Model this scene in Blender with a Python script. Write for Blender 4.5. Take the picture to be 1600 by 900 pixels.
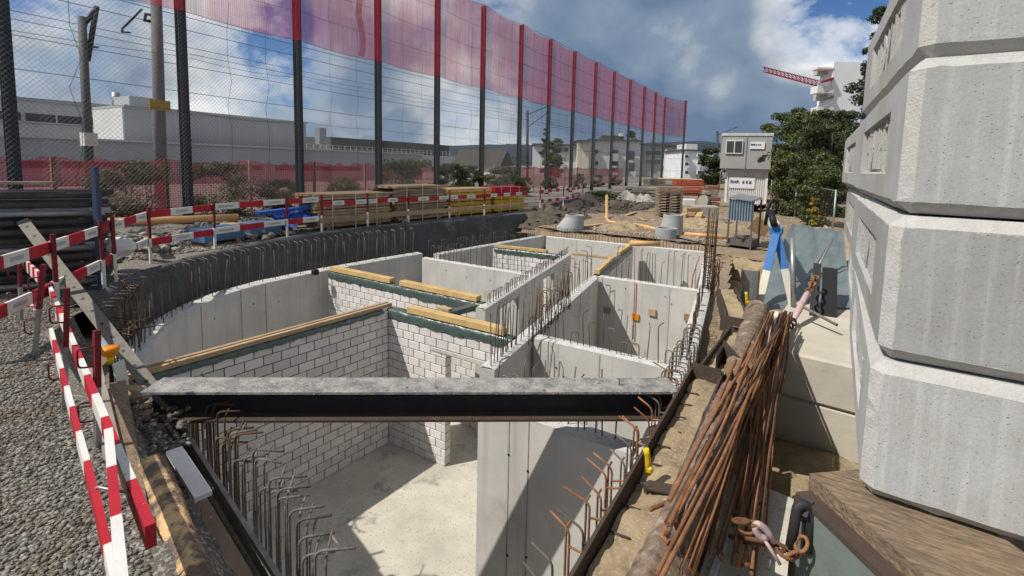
import bpy, bmesh, math, random
import numpy as np
from mathutils import Vector, Matrix
for o in list(bpy.data.objects): bpy.data.objects.remove(o)
SC = bpy.context.scene
COL = SC.collection
rnd = random.Random(7)
R = math.radians

# ------------------------------------------------------------------ camera
F_PX, CX, CY, CAMZ = 742.0, 828.0, 328.0, 2.1
YAW, PITCH, ROLL = R(30.6903), R(5.4059), R(1.45)
_F = Vector((-math.sin(YAW)*math.cos(PITCH), math.cos(YAW)*math.cos(PITCH), -math.sin(PITCH)))
_R0 = Vector((math.cos(YAW), math.sin(YAW), 0)); _U0 = _R0.cross(_F)
_R = _R0*math.cos(ROLL) + _U0*math.sin(ROLL); _U = _R.cross(_F)
cam = bpy.data.cameras.new('camera'); camo = bpy.data.objects.new('camera', cam); COL.objects.link(camo)
camo.matrix_world = Matrix(((_R.x, _U.x, -_F.x, 0), (_R.y, _U.y, -_F.y, 0), (_R.z, _U.z, -_F.z, CAMZ), (0, 0, 0, 1)))
cam.sensor_width = 36; cam.lens = F_PX/1600*36
cam.shift_x = (800-CX)/1600; cam.shift_y = (CY-450)/1600
cam.clip_start = 0.05; cam.clip_end = 9000
SC.camera = camo
CAM = Vector((0, 0, CAMZ))
def ray(x, y): return _F + _R*((x-CX)/F_PX) - _U*((y-CY)/F_PX)
def P(x, y, z): d = ray(x, y); return CAM + d*((z-CAMZ)/d.z)          # point on level z
def PX(x, y, X): d = ray(x, y); return CAM + d*(X/d.x)
def PY(x, y, Y): d = ray(x, y); return CAM + d*(Y/d.y)
def PD(x, y, D): return CAM + ray(x, y)*D                               # point at depth D
def PV(x, y, A, B):                                                     # on the upright plane through A and B
    d = ray(x, y); n = Vector((-(B[1]-A[1]), B[0]-A[0], 0)); a = Vector((A[0], A[1], 0))
    return CAM + d*((a-CAM).dot(n)/d.dot(n))

# ------------------------------------------------------------------ light
SUN = Vector((0.50, 0.63, -1.0)).normalized()       # direction the light travels
sun = bpy.data.lights.new('sun', 'SUN'); sun.energy = 5.0; sun.angle = R(0.53); sun.color = (1.0, 0.955, 0.88)
suno = bpy.data.objects.new('sun', sun); COL.objects.link(suno)
suno.rotation_euler = SUN.to_track_quat('-Z', 'Y').to_euler(); suno.location = (-10, -12, 20)
w = bpy.data.worlds.new('World'); SC.world = w; w.use_nodes = True
nt = w.node_tree; nt.nodes.clear()
def N(nt, t, **k):
    n = nt.nodes.new(t)
    for a, b in k.items():
        if a.startswith('i_'): n.inputs[a[2:]].default_value = b
        else: setattr(n, a, b)
    return n
def math_node(nt, op, a, b=None, c=None, clamp=False):
    n = nt.nodes.new('ShaderNodeMath'); n.operation = op; n.use_clamp = clamp
    for i, v in enumerate((a, b, c)):
        if v is None: continue
        if isinstance(v, (int, float)): n.inputs[i].default_value = v
        else: nt.links.new(v, n.inputs[i])
    return n.outputs[0]
def ramp(nt, fac, stops, interp='LINEAR'):
    n = nt.nodes.new('ShaderNodeValToRGB'); cr = n.color_ramp; cr.interpolation = interp
    while len(cr.elements) < len(stops): cr.elements.new(0.5)
    for e, (p, c) in zip(cr.elements, stops):
        e.position = p; e.color = (*c, 1) if len(c) == 3 else c
    nt.links.new(fac, n.inputs[0]); return n.outputs[0]
def mixc(nt, fac, a, b, mode='MIX'):
    n = nt.nodes.new('ShaderNodeMix'); n.data_type = 'RGBA'; n.blend_type = mode
    for sock, v in ((n.inputs[0], fac), (n.inputs[6], a), (n.inputs[7], b)):
        if isinstance(v, (int, float)): sock.default_value = v
        elif isinstance(v, tuple): sock.default_value = (*v, 1) if len(v) == 3 else v
        else: nt.links.new(v, sock)
    return n.outputs[2]
def g3(v): return (v, v, v)
sky = N(nt, 'ShaderNodeTexSky'); sky.sky_type = 'NISHITA'; sky.sun_disc = False
sky.sun_elevation = R(51.2); sky.sun_rotation = math.atan2(-SUN.x, -SUN.y); sky.altitude = 500; sky.dust_density = 0.2; sky.ozone_density = 1.6
tc = N(nt, 'ShaderNodeTexCoord'); sp = N(nt, 'ShaderNodeSeparateXYZ'); nt.links.new(tc.outputs['Generated'], sp.inputs[0])
vm = N(nt, 'ShaderNodeMapping'); vm.inputs['Scale'].default_value = (1.0, 1.0, 1.35); nt.links.new(tc.outputs['Generated'], vm.inputs[0])
def cloud_noise(off, scale, detail, rough, dist):
    mp = N(nt, 'ShaderNodeMapping'); mp.inputs['Location'].default_value = off; nt.links.new(vm.outputs[0], mp.inputs[0])
    n = N(nt, 'ShaderNodeTexNoise', i_Scale=scale, i_Detail=detail, i_Roughness=rough, i_Distortion=dist)
    nt.links.new(mp.outputs[0], n.inputs['Vector']); return n.outputs[0]
CLOUD = (15.5, 13.3, 0.0)
LOBES = ((1100, 105, 6, 25, .26), (885, 30, 1, 7, -.07), (1190, 150, 3, 11, .10), (1290, 25, 2, 8, -.26), (1100, 140, 1, 5, -.12), (120, 40, 3, 12, -.03), (440, 80, 2, 7, -.06), (300, 130, 6, 26, .05), (650, 120, 4, 14, .04), (660, 190, 2, 8, -.08))
big = cloud_noise(CLOUD, 3.3, 14, 0.585, 0.15)
big2 = cloud_noise((CLOUD[0]+0.035, CLOUD[1]+0.045, -0.07), 3.3, 6, 0.5, 0.15)      # sampled towards the sun: self shading
wide = cloud_noise((CLOUD[0]+5.0, CLOUD[1], 1.0), 0.9, 2, 0.5, 0.0)
dens = math_node(nt, 'ADD', big, math_node(nt, 'MULTIPLY', math_node(nt, 'SUBTRACT', wide, 0.5), 0.22))
def lobe(px, py, r0, r1, amt):      # a cloud bank or a gap of its own in one part of the sky
    d = ray(px, py).normalized(); vd = N(nt, 'ShaderNodeVectorMath'); vd.operation = 'DOT_PRODUCT'; vd.inputs[1].default_value = d; nt.links.new(tc.outputs['Generated'], vd.inputs[0])
    mr = N(nt, 'ShaderNodeMapRange'); mr.interpolation_type = 'SMOOTHSTEP'; mr.inputs[1].default_value = math.cos(R(r1)); mr.inputs[2].default_value = math.cos(R(r0)); mr.inputs[3].default_value = 0; mr.inputs[4].default_value = amt
    nt.links.new(vd.outputs['Value'], mr.inputs[0]); return mr.outputs[0]
for L_ in LOBES: dens = math_node(nt, 'ADD', dens, lobe(*L_))
mask = ramp(nt, dens, [(0.40, g3(0)), (0.455, g3(.55)), (0.56, g3(1))])
lit = math_node(nt, 'ADD', math_node(nt, 'MULTIPLY', math_node(nt, 'SUBTRACT', big, big2), 3.2), math_node(nt, 'SUBTRACT', 0.86, math_node(nt, 'MULTIPLY', math_node(nt, 'SUBTRACT', dens, 0.44), 3.1)), clamp=True)
ccol = ramp(nt, lit, [(0.0, (1.75, 2.6, 4.0)), (0.33, (2.8, 3.7, 5.0)), (0.60, (6.2, 6.7, 7.2)), (1.0, (11.5, 11.6, 11.6))])
skyc = mixc(nt, 1.0, sky.outputs[0], (0.56, 0.78, 1.08), 'MULTIPLY')
allc = mixc(nt, mask, skyc, ccol)
bg = N(nt, 'ShaderNodeBackground', i_Strength=0.084); nt.links.new(allc, bg.inputs[0])
wo = N(nt, 'ShaderNodeOutputWorld'); nt.links.new(bg.outputs[0], wo.inputs[0])
SC.view_settings.view_transform = 'Standard'; SC.view_settings.look = 'None'; SC.view_settings.exposure = 0; SC.view_settings.gamma = 1
SC.render.engine = 'CYCLES'
SC.cycles.transparent_max_bounces = 24; SC.cycles.max_bounces = 6

# ------------------------------------------------------------------ materials
MATS = {}
def mat(name, col, col2=None, scale=3.0, rough=0.85, bump=0.0, bscale=40.0, metal=0.0, spots=None, spot_scale=60, spot_amt=0.62,
        streak=None, rand=0.0, island=0.0, stain=None, stain_scale=1.2, stain_at=0.55, alpha=None, stretch=None, spec=0.3, detail=8, trans=0.0):
    if name in MATS: return MATS[name]
    m = bpy.data.materials.new(name); m.use_nodes = True; nt = m.node_tree
    b = nt.nodes['Principled BSDF']; out = nt.nodes['Material Output']
    tc = N(nt, 'ShaderNodeTexCoord'); geo = N(nt, 'ShaderNodeNewGeometry')
    vec = geo.outputs['Position']
    if stretch:
        mp = N(nt, 'ShaderNodeMapping'); mp.inputs['Scale'].default_value = stretch; nt.links.new(tc.outputs['Object'], mp.inputs[0]); vec = mp.outputs[0]
    def noise(sc, det=detail, rg=0.6, v=None):
        n = N(nt, 'ShaderNodeTexNoise', i_Scale=sc, i_Detail=det, i_Roughness=rg); nt.links.new(v or vec, n.inputs['Vector']); return n.outputs[0]
    c = None
    if col2 is None: col2 = tuple(x*0.72 for x in col)
    f = ramp(nt, noise(scale), [(0.32, g3(0)), (0.68, g3(1))])
    c = mixc(nt, f, col, col2)
    if stain:
        f = ramp(nt, noise(stain_scale, 10, 0.68), [(stain_at, g3(0)), (stain_at+0.10, g3(1))]); c = mixc(nt, f, c, stain)
    if streak:
        mp = N(nt, 'ShaderNodeMapping'); mp.inputs['Scale'].default_value = (9, 9, 0.35); nt.links.new(geo.outputs['Position'], mp.inputs[0])
        f = ramp(nt, noise(1.0, 6, 0.6, mp.outputs[0]), [(0.52, g3(0)), (0.72, g3(1))]); c = mixc(nt, f, c, streak)
    if spots:
        f = ramp(nt, noise(spot_scale, 3, 0.5), [(spot_amt, g3(0)), (spot_amt+0.05, g3(1))]); c = mixc(nt, f, c, spots)
    if rand:
        oi = N(nt, 'ShaderNodeObjectInfo'); k = math_node(nt, 'MULTIPLY_ADD', oi.outputs['Random'], 2*rand, 1-rand)
        hs = N(nt, 'ShaderNodeHueSaturation'); nt.links.new(c, hs.inputs['Color']); nt.links.new(k, hs.inputs['Value']); c = hs.outputs[0]
    if island:
        k = math_node(nt, 'MULTIPLY_ADD', geo.outputs['Random Per Island'], 2*island, 1-island); hs = N(nt, 'ShaderNodeHueSaturation'); nt.links.new(c, hs.inputs['Color']); nt.links.new(k, hs.inputs['Value']); c = hs.outputs[0]
    nt.links.new(c, b.inputs['Base Color'])
    b.inputs['Roughness'].default_value = rough; b.inputs['Metallic'].default_value = metal; b.inputs['Specular IOR Level'].default_value = spec
    if bump:
        bp = N(nt, 'ShaderNodeBump', i_Strength=min(1, bump), i_Distance=0.02); nt.links.new(noise(bscale, 6), bp.inputs['Height']); nt.links.new(bp.outputs[0], b.inputs['Normal'])
    sh = b.outputs[0]
    if trans:
        tl = N(nt, 'ShaderNodeBsdfTranslucent'); nt.links.new(c, tl.inputs[0]); mx = N(nt, 'ShaderNodeMixShader', i_Fac=trans)
        nt.links.new(sh, mx.inputs[1]); nt.links.new(tl.outputs[0], mx.inputs[2]); sh = mx.outputs[0]
    if alpha is not None:
        tr = N(nt, 'ShaderNodeBsdfTransparent'); mx = N(nt, 'ShaderNodeMixShader')
        if isinstance(alpha, float): mx.inputs[0].default_value = alpha
        else: nt.links.new(alpha(nt, noise), mx.inputs[0])
        nt.links.new(tr.outputs[0], mx.inputs[1]); nt.links.new(sh, mx.inputs[2]); sh = mx.outputs[0]
    nt.links.new(sh, out.inputs[0]); MATS[name] = m; return m
M = dict(
 concrete=mat('concrete', (.54,.515,.475), (.44,.425,.395), 1.7, .9, .25, 60, streak=(.40,.385,.36), spots=(.25,.24,.23), spot_scale=30, spot_amt=.72, stain=(.36,.345,.32), stain_scale=.9, stain_at=.60),
 top=mat('rough_concrete_top', (.60,.585,.55), (.46,.45,.42), 9, .95, .9, 45, spots=(.2,.19,.18), spot_scale=22, spot_amt=.66),
 floor=mat('floor_concrete', (.56,.52,.43), (.40,.37,.31), 1.6, .92, .2, 50, stain=(.25,.235,.205), stain_scale=2.3, stain_at=.56, spots=(.33,.305,.26), spot_scale=30, spot_amt=.60),
 blockrough=mat('block_edge', (.47,.46,.43), (.40,.39,.365), 14, .95, .4, 70, spots=(.24,.24,.23), spot_scale=45, spot_amt=.69),
 shot=mat('shotcrete', (.095,.095,.092), (.062,.062,.06), 2.5, .97, .35, 26, stain=(.16,.155,.145), stain_scale=1.1, stain_at=.58),
 brick=mat('sand_lime_brick', (.66,.63,.60), (.59,.56,.535), 6, .9, .15, 90, rand=.11, stain=(.40,.38,.355), stain_scale=2.5, stain_at=.66),
 mortar=mat('mortar', (.155,.138,.12), None, 20, .95, .3, 90),
 steel=mat('dark_steel', (.016,.019,.026), (.026,.028,.034), 3, .55, .05, 60, spec=.4),
 beam=mat('beam_steel', (.018,.019,.024), (.03,.028,.027), 4, .65, .15, 40),
 beamtop=mat('cement_splashed_steel', (.37,.345,.30), (.13,.135,.145), 6, .9, .6, 60, spots=(.50,.48,.44), spot_scale=40, spot_amt=.62, stain=(.085,.075,.07), stain_scale=14, stain_at=.57),
 waler=mat('rust_brown_steel', (.075,.052,.038), (.05,.036,.028), 5, .85, .3, 50, stain=(.15,.09,.055), stain_scale=5, stain_at=.6),
 rust=mat('rebar_rust', (.125,.068,.04), (.075,.042,.028), 14, .9, .5, 160, rand=.3),
 rustb=mat('rebar_orange_rust', (.30,.135,.058), (.15,.07,.036), 11, .9, .5, 160, rand=.35, stain=(.13,.10,.085), stain_scale=9, stain_at=.57),
 rebar=mat('rebar_grey', (.16,.135,.115), (.10,.08,.065), 12, .85, .4, 160, rand=.25),
 rebarl=mat('rebar_cement', (.22,.20,.175), (.11,.092,.075), 25, .9, .6, 120, rand=.2),
 ytimber=mat('yellow_timber', (.58,.41,.18), (.44,.29,.12), 3, .75, .2, 30, stretch=(2,2,2), rand=.12, stain=(.30,.2,.1), stain_scale=4, stain_at=.64),
 timber=mat('raw_timber', (.42,.29,.17), (.29,.20,.12), 4, .85, .3, 30, rand=.22, stain=(.2,.14,.09), stain_scale=3, stain_at=.6),
 gtimber=mat('weathered_timber', (.30,.26,.21), (.19,.16,.13), 4, .9, .4, 30, rand=.25),
 sleeper=mat('sleeper_wood', (.27,.195,.125), (.12,.085,.058), 55, .95, 1, 40, stretch=(.22,.9,1), stain=(.13,.10,.075), stain_scale=5, stain_at=.58),
 bark=mat('log_bark', (.25,.18,.135), (.10,.068,.048), 13, .97, 1, 22, stain=(.36,.29,.225), stain_scale=5, stain_at=.54),
 logwood=mat('peeled_log', (.20,.14,.10), (.11,.08,.06), 12, .95, 1, 28, stain=(.62,.41,.21), stain_scale=4, stain_at=.46),
 red=mat('red_paint', (.42,.012,.028), (.33,.012,.022), 5, .55, .05, 60, spots=(.55,.35,.33), spot_scale=40, spot_amt=.72),
 white=mat('white_paint', (.66,.645,.605), (.56,.54,.50), 5, .6, .05, 60, spots=(.36,.33,.3), spot_scale=30, spot_amt=.70),
 label=mat('grey_print', (.42,.42,.41), None, 30, .7),
 blue=mat('blue_paint', (.045,.16,.40), (.06,.19,.44), 6, .55, .05, 60, spots=(.5,.6,.7), spot_scale=26, spot_amt=.70),
 cream=mat('cream_paint', (.66,.63,.53), (.55,.52,.43), 5, .6, .05, 60, spots=(.3,.27,.22), spot_scale=30, spot_amt=.70),
 yellow=mat('yellow_plastic', (.75,.50,.01), None, 4, .4, rand=.1),
 amber=mat('amber_lens', (.72,.26,.01), None, 4, .25),
 yform=mat('yellow_formwork', (.55,.36,.025), (.42,.27,.03), 4, .6, .1, 40),
 pipe=mat('orange_pipe', (.62,.35,.14), (.52,.29,.12), 3, .45, .05, 40),
 tarp=mat('green_grey_foil', (.045,.07,.062), (.075,.105,.095), 5, .25, .6, 14, spec=.6),
 sheet=mat('grey_blue_sheet', (.15,.18,.18), (.105,.13,.13), 2, .42, .5, 7),
 dark=mat('black_rubber', (.012,.012,.013), None, 4, .6),
 galv=mat('galvanised', (.34,.35,.355), (.25,.255,.26), 6, .45, .05, 60, metal=.6),
 alum=mat('dirty_aluminium', (.21,.19,.16), (.14,.125,.105), 9, .8, .2, 60, metal=.1),
 earth=mat('earth', (.27,.195,.125), (.185,.135,.09), 2.2, .97, .9, 14, spots=(.38,.33,.27), spot_scale=14, spot_amt=.62, stain=(.14,.11,.08), stain_scale=.7, stain_at=.57),
 bank=mat('cut_earth', (.36,.275,.165), (.20,.15,.095), 6, .97, 1, 9, spots=(.37,.29,.195), spot_scale=45, spot_amt=.58),
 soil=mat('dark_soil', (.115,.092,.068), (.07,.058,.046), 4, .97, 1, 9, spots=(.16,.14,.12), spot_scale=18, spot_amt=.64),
 gravel=mat('gravel_bed', (.18,.155,.125), (.105,.09,.074), 26, .97, 1, 35, spots=(.33,.31,.29), spot_scale=30, spot_amt=.55),
 stone=mat('gravel_stone', (.255,.23,.198), (.175,.157,.134), 20, .92, .4, 90, stain=(.16,.13,.10), stain_scale=1.3, stain_at=.50, island=.55),
 joint=mat('joint_line', (.20,.19,.175), (.30,.285,.26), 9, .95),
 rock=mat('field_stone', (.37,.34,.30), (.26,.235,.2), 8, .9, .6, 30),
)
def pore_mat(name, col, col2, warm, light):
    m = bpy.data.materials.new(name); m.use_nodes = True; nt = m.node_tree; b = nt.nodes['Principled BSDF']; geo = N(nt, 'ShaderNodeNewGeometry'); v = geo.outputs['Position']
    def noise(sc, det=8, rg=.6, vec=None):
        n = N(nt, 'ShaderNodeTexNoise', i_Scale=sc, i_Detail=det, i_Roughness=rg); nt.links.new(vec or v, n.inputs['Vector']); return n.outputs[0]
    c = mixc(nt, ramp(nt, noise(2.4, 10, .62), [(.36, g3(0)), (.64, g3(1))]), col, col2)
    c = mixc(nt, ramp(nt, noise(1.1, 6, .6), [(.47, g3(0)), (.62, g3(.85))]), c, warm)
    mp = N(nt, 'ShaderNodeMapping'); mp.inputs['Scale'].default_value = (16, 16, .5); nt.links.new(v, mp.inputs[0])
    c = mixc(nt, ramp(nt, noise(1.0, 5, .6, mp.outputs[0]), [(.53, g3(0)), (.70, g3(.7))]), c, light)
    c = mixc(nt, ramp(nt, noise(70, 4, .6), [(.3, g3(.35)), (.6, g3(0))]), c, tuple(x*.75 for x in col2))
    hs = []
    for sc, th, keep in ((42, .16, .62), (17, .085, .72), (90, .17, .55)):
        vo = N(nt, 'ShaderNodeTexVoronoi', i_Scale=sc, i_Randomness=1.0); dn = N(nt, 'ShaderNodeMapping'); dn.inputs['Scale'].default_value = (1, 1, 1.5); nt.links.new(v, dn.inputs[0]); nt.links.new(dn.outputs[0], vo.inputs['Vector'])
        sx = N(nt, 'ShaderNodeSeparateColor'); nt.links.new(vo.outputs['Color'], sx.inputs[0])
        k = math_node(nt, 'MULTIPLY', ramp(nt, vo.outputs['Distance'], [(th*.6, g3(1)), (th, g3(0))]), math_node(nt, 'GREATER_THAN', sx.outputs[0], keep)); hs.append(k)
    h = math_node(nt, 'MAXIMUM', hs[0], math_node(nt, 'MAXIMUM', hs[1], hs[2])); c = mixc(nt, math_node(nt, 'MULTIPLY', h, .8), c, (.085, .082, .078))
    oi = N(nt, 'ShaderNodeObjectInfo'); hsv = N(nt, 'ShaderNodeHueSaturation'); nt.links.new(math_node(nt, 'MULTIPLY_ADD', oi.outputs['Random'], .22, .84), hsv.inputs['Value']); nt.links.new(c, hsv.inputs['Color']); c = hsv.outputs[0]
    nt.links.new(c, b.inputs['Base Color']); b.inputs['Roughness'].default_value = .92; b.inputs['Specular IOR Level'].default_value = .25
    hh = math_node(nt, 'SUBTRACT', math_node(nt, 'MULTIPLY', noise(55, 6), .25), h); bp = N(nt, 'ShaderNodeBump', i_Strength=.55, i_Distance=.012); nt.links.new(hh, bp.inputs['Height']); nt.links.new(bp.outputs[0], b.inputs['Normal'])
    return m
M['block'] = pore_mat('block_concrete', (.45,.455,.445), (.375,.38,.37), (.355,.33,.285), (.54,.535,.52))
def setrand(m):      # colour variation by position for one-mesh scatter
    return m

# ------------------------------------------------------------------ mesh helpers
UPV = Vector((0, 0, 1))
class MB:
    def __init__(s): s.v = []; s.f = []; s.m = []; s.sm = []
    def add(s, vs, fs, mi=0, smooth=False):
        o = len(s.v); s.v += [tuple(v) for v in vs]; s.f += [tuple(i+o for i in f) for f in fs]; s.m += [mi]*len(fs); s.sm += [smooth]*len(fs); return s
    def box(s, c, size, rz=0, mi=0):
        x, y, z = (k/2 for k in size); ca, sa = math.cos(rz), math.sin(rz)
        vs = [(c[0]+a*x*ca-b*y*sa, c[1]+a*x*sa+b*y*ca, c[2]+d*z) for d in (-1, 1) for b in (-1, 1) for a in (-1, 1)]
        return s.add(vs, [(0,2,3,1), (4,5,7,6), (0,1,5,4), (2,6,7,3), (0,4,6,2), (1,3,7,5)], mi)
    def bar(s, p0, p1, w, h, up=UPV, mi=0, off=(0, 0)):
        p0, p1 = Vector(p0), Vector(p1); d = (p1-p0).normalized(); sd = d.cross(up)
        if sd.length < 1e-4: sd = d.cross(Vector((1, 0, 0)))
        sd.normalize(); u = sd.cross(d).normalized(); vs = []
        for p in (p0, p1):
            for b in (-1, 1):
                for a in (-1, 1): vs.append(p + sd*(a*w/2+off[0]) + u*(b*h/2+off[1]))
        return s.add(vs, [(0,2,3,1), (4,5,7,6), (0,1,5,4), (2,6,7,3), (0,4,6,2), (1,3,7,5)], mi)
    def bbox(s, c, size, bev, rz=0, mi=0):      # box with chamfered edges (44 tris)
        x, y, z = (k/2 for k in size); ca, sa = math.cos(rz), math.sin(rz); vs = []; idx = {}
        for a in (-1, 1):
            for b in (-1, 1):
                for d in (-1, 1):
                    for ax in range(3):
                        q = [a*(x-bev), b*(y-bev), d*(z-bev)]; q[ax] += (a, b, d)[ax]*bev
                        idx[(a, b, d, ax)] = len(vs); vs.append((c[0]+q[0]*ca-q[1]*sa, c[1]+q[0]*sa+q[1]*ca, c[2]+q[2]))
        fs = []
        S = ((-1, -1), (1, -1), (1, 1), (-1, 1))
        for k in (-1, 1):
            fs.append([idx[(k, p, q, 0)] for p, q in S][::k]); fs.append([idx[(p, k, q, 1)] for p, q in S][::-k]); fs.append([idx[(p, q, k, 2)] for p, q in S][::k])
        for p in (-1, 1):
            for q in (-1, 1):
                fs.append([idx[(p, q, -1, 0)], idx[(p, q, 1, 0)], idx[(p, q, 1, 1)], idx[(p, q, -1, 1)]][::-p*q])
                fs.append([idx[(p, -1, q, 0)], idx[(p, 1, q, 0)], idx[(p, 1, q, 2)], idx[(p, -1, q, 2)]][::p*q])
                fs.append([idx[(-1, p, q, 1)], idx[(1, p, q, 1)], idx[(1, p, q, 2)], idx[(-1, p, q, 2)]][::-p*q])
                for d in (-1, 1): fs.append([idx[(p, q, d, 0)], idx[(p, q, d, 1)], idx[(p, q, d, 2)]][::p*q*d])
        return s.add(vs, fs, mi)
    def tube(s, pts, r, n=8, mi=0, cap=True, smooth=True):
        pts = [Vector(p) for p in pts]; rs = r if isinstance(r, (list, tuple)) else [r]*len(pts); o = len(s.v); ref = None
        for i, p in enumerate(pts):
            d = (pts[min(i+1, len(pts)-1)] - pts[max(i-1, 0)]).normalized()
            if ref is None: ref = d.cross(UPV if abs(d.z) < .9 else Vector((1, 0, 0))).normalized()
            a = (ref - d*ref.dot(d)).normalized(); ref = a; b = d.cross(a)
            for k in range(n):
                t = 2*math.pi*k/n; s.v.append(tuple(p + (a*math.cos(t)+b*math.sin(t))*rs[i]))
        for i in range(len(pts)-1):
            for k in range(n):
                s.f.append((o+i*n+k, o+i*n+(k+1) % n, o+(i+1)*n+(k+1) % n, o+(i+1)*n+k)); s.m.append(mi); s.sm.append(smooth)
        if cap:
            s.f.append(tuple(o+k for k in range(n))[::-1]); s.f.append(tuple(o+(len(pts)-1)*n+k for k in range(n))); s.m += [mi, mi]; s.sm += [False, False]
        return s
    def lathe(s, c, prof, n=20, mi=0, smooth=True):
        o = len(s.v)
        for r, z in prof:
            for k in range(n):
                t = 2*math.pi*k/n; s.v.append((c[0]+r*math.cos(t), c[1]+r*math.sin(t), c[2]+z))
        for i in range(len(prof)-1):
            for k in range(n):
                s.f.append((o+i*n+k, o+i*n+(k+1) % n, o+(i+1)*n+(k+1) % n, o+(i+1)*n+k)); s.m.append(mi); s.sm.append(smooth)
        return s
    def prism(s, poly, z0, z1, mi=0):
        n = len(poly); o = len(s.v)
        s.v += [(p[0], p[1], z0) for p in poly] + [(p[0], p[1], z1) for p in poly]
        fs = [tuple(range(n))[::-1], tuple(range(n, 2*n))] + [(k, (k+1) % n, n+(k+1) % n, n+k) for k in range(n)]
        s.f += [tuple(i+o for i in f) for f in fs]; s.m += [mi]*len(fs); s.sm += [False]*len(fs); return s
    def build(s, name, mats, parent=None, loc=None):
        me = bpy.data.meshes.new(name); o0 = org(parent) if parent else Vector(loc or (0, 0, 0))
        me.from_pydata([(v[0]-o0.x, v[1]-o0.y, v[2]-o0.z) for v in s.v], [], s.f)
        for k in (mats if isinstance(mats, (list, tuple)) else [mats]): me.materials.append(M[k] if isinstance(k, str) else k)
        me.polygons.foreach_set('material_index', s.m); me.polygons.foreach_set('use_smooth', s.sm)
        bm = bmesh.new(); bm.from_mesh(me); bmesh.ops.recalc_face_normals(bm, faces=bm.faces); bm.to_mesh(me); bm.free()
        ob = bpy.data.objects.new(name, me); COL.objects.link(ob)
        if parent: ob.parent = parent
        else: ob.location = o0
        return ob
def org(o):
    v = Vector((0, 0, 0))
    while o: v += o.location; o = o.parent
    return v
def tag(o, label=None, cat=None, group=None, kind=None):
    if label: o['label'] = label
    if cat: o['category'] = cat
    if group: o['group'] = group
    if kind: o['kind'] = kind
    return o
def thing(name, label, cat, loc=(0, 0, 0), group=None):
    o = bpy.data.objects.new(name, None); COL.objects.link(o); o.location = loc; o.empty_display_size = .2
    return tag(o, label, cat, group)
def place(me_ob, name, parent, loc, rz=0, mesh=None, rot=None):
    o = bpy.data.objects.new(name, mesh or me_ob.data); COL.objects.link(o); o.parent = parent
    o.location = Vector(loc) - (org(parent) if parent else Vector((0, 0, 0))); o.rotation_euler = rot or (0, 0, rz); return o
def mesh_of(mb, name, mats):
    ob = mb.build(name, mats); me = ob.data; bpy.data.objects.remove(ob); return me
def arc_path(pts, r=.04, n=4):      # polyline with rounded corners
    pts = [Vector(p) for p in pts]; out = [pts[0]]
    for i in range(1, len(pts)-1):
        a, b, c = pts[i-1], pts[i], pts[i+1]; u = (a-b).normalized(); v = (c-b).normalized(); rr = min(r, (a-b).length*.45, (c-b).length*.45)
        p0, p1 = b+u*rr, b+v*rr
        for k in range(n+1):
            t = k/n; out.append(p0*(1-t)**2 + b*2*t*(1-t) + p1*t*t)
    out.append(pts[-1]); return out
def big_mesh(name, verts, faces, mats, smooth=False, mi=None, parent=None):
    me = bpy.data.meshes.new(name); verts = np.asarray(verts, np.float32); faces = np.asarray(faces, np.int32); k = faces.shape[1]
    me.vertices.add(len(verts)); me.vertices.foreach_set('co', verts.ravel()); me.loops.add(faces.size); me.loops.foreach_set('vertex_index', faces.ravel())
    me.polygons.add(len(faces)); me.polygons.foreach_set('loop_start', np.arange(0, faces.size, k, dtype=np.int32)); me.polygons.foreach_set('loop_total', np.full(len(faces), k, np.int32))
    for q in (mats if isinstance(mats, (list, tuple)) else [mats]): me.materials.append(M[q] if isinstance(q, str) else q)
    if mi is not None: me.polygons.foreach_set('material_index', np.asarray(mi, np.int32))
    if smooth: me.polygons.foreach_set('use_smooth', np.ones(len(faces), bool))
    me.update(calc_edges=True); me.validate()
    o = bpy.data.objects.new(name, me); COL.objects.link(o)
    if parent: o.parent = parent
    return o
def lerp(a, b, t): return Vector(a)*(1-t) + Vector(b)*t
def along(poly, step, start=0):      # points + tangent at equal steps along a polyline
    out = []; d = start; acc = 0
    for a, b in zip(poly, poly[1:]):
        a, b = Vector(a), Vector(b); L = (b-a).length
        while d <= acc+L: t = (d-acc)/L; out.append((a.lerp(b, t), (b-a).normalized())); d += step
        acc += L
    return out

# ------------------------------------------------------------------ levels
YARD, TOP, FLOOR, FAR = 0.0, -0.62, -3.17, -0.45
# ================================================================== SETTING
WZ = -.45
edge = [(-1.0, 1.12), (-5.83, 2.08), (-7.1, 2.25), (-8.39, 2.42), (-8.82, 2.7), (-9.95, 3.63), (-10.74, 4.8), (-11.32, 6.3), (-11.75, 8.5), (-11.4, 11.6), (-10.9, 15.2), (-10.5, 17.3)]
hole = edge + [(-9.0, 16.75), (-2.75, 16.95), (-2.4, 15.25), (-.7, 14.65), (.95, 13.95), (.95, .9), (-.8, .9)]
bm = bmesh.new()
outer = [(-900, -300), (900, -300), (900, 1500), (-900, 1500)]
def loop(bm, pts, z):
    vs = [bm.verts.new((p[0], p[1], z)) for p in pts]
    return [bm.edges.new((vs[i], vs[(i+1) % len(vs)])) for i in range(len(vs))]
mid = [(-11.9, .6), (6, .6), (6, 48), (-13.2, 48)]
es = loop(bm, outer, FAR) + loop(bm, hole, FAR)
bmesh.ops.triangle_fill(bm, edges=es, use_beauty=True)
me = bpy.data.meshes.new('ground'); bm.to_mesh(me); bm.free(); me.materials.append(M['earth'])
g = bpy.data.objects.new('ground', me); COL.objects.link(g); tag(g, kind='structure')
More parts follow.
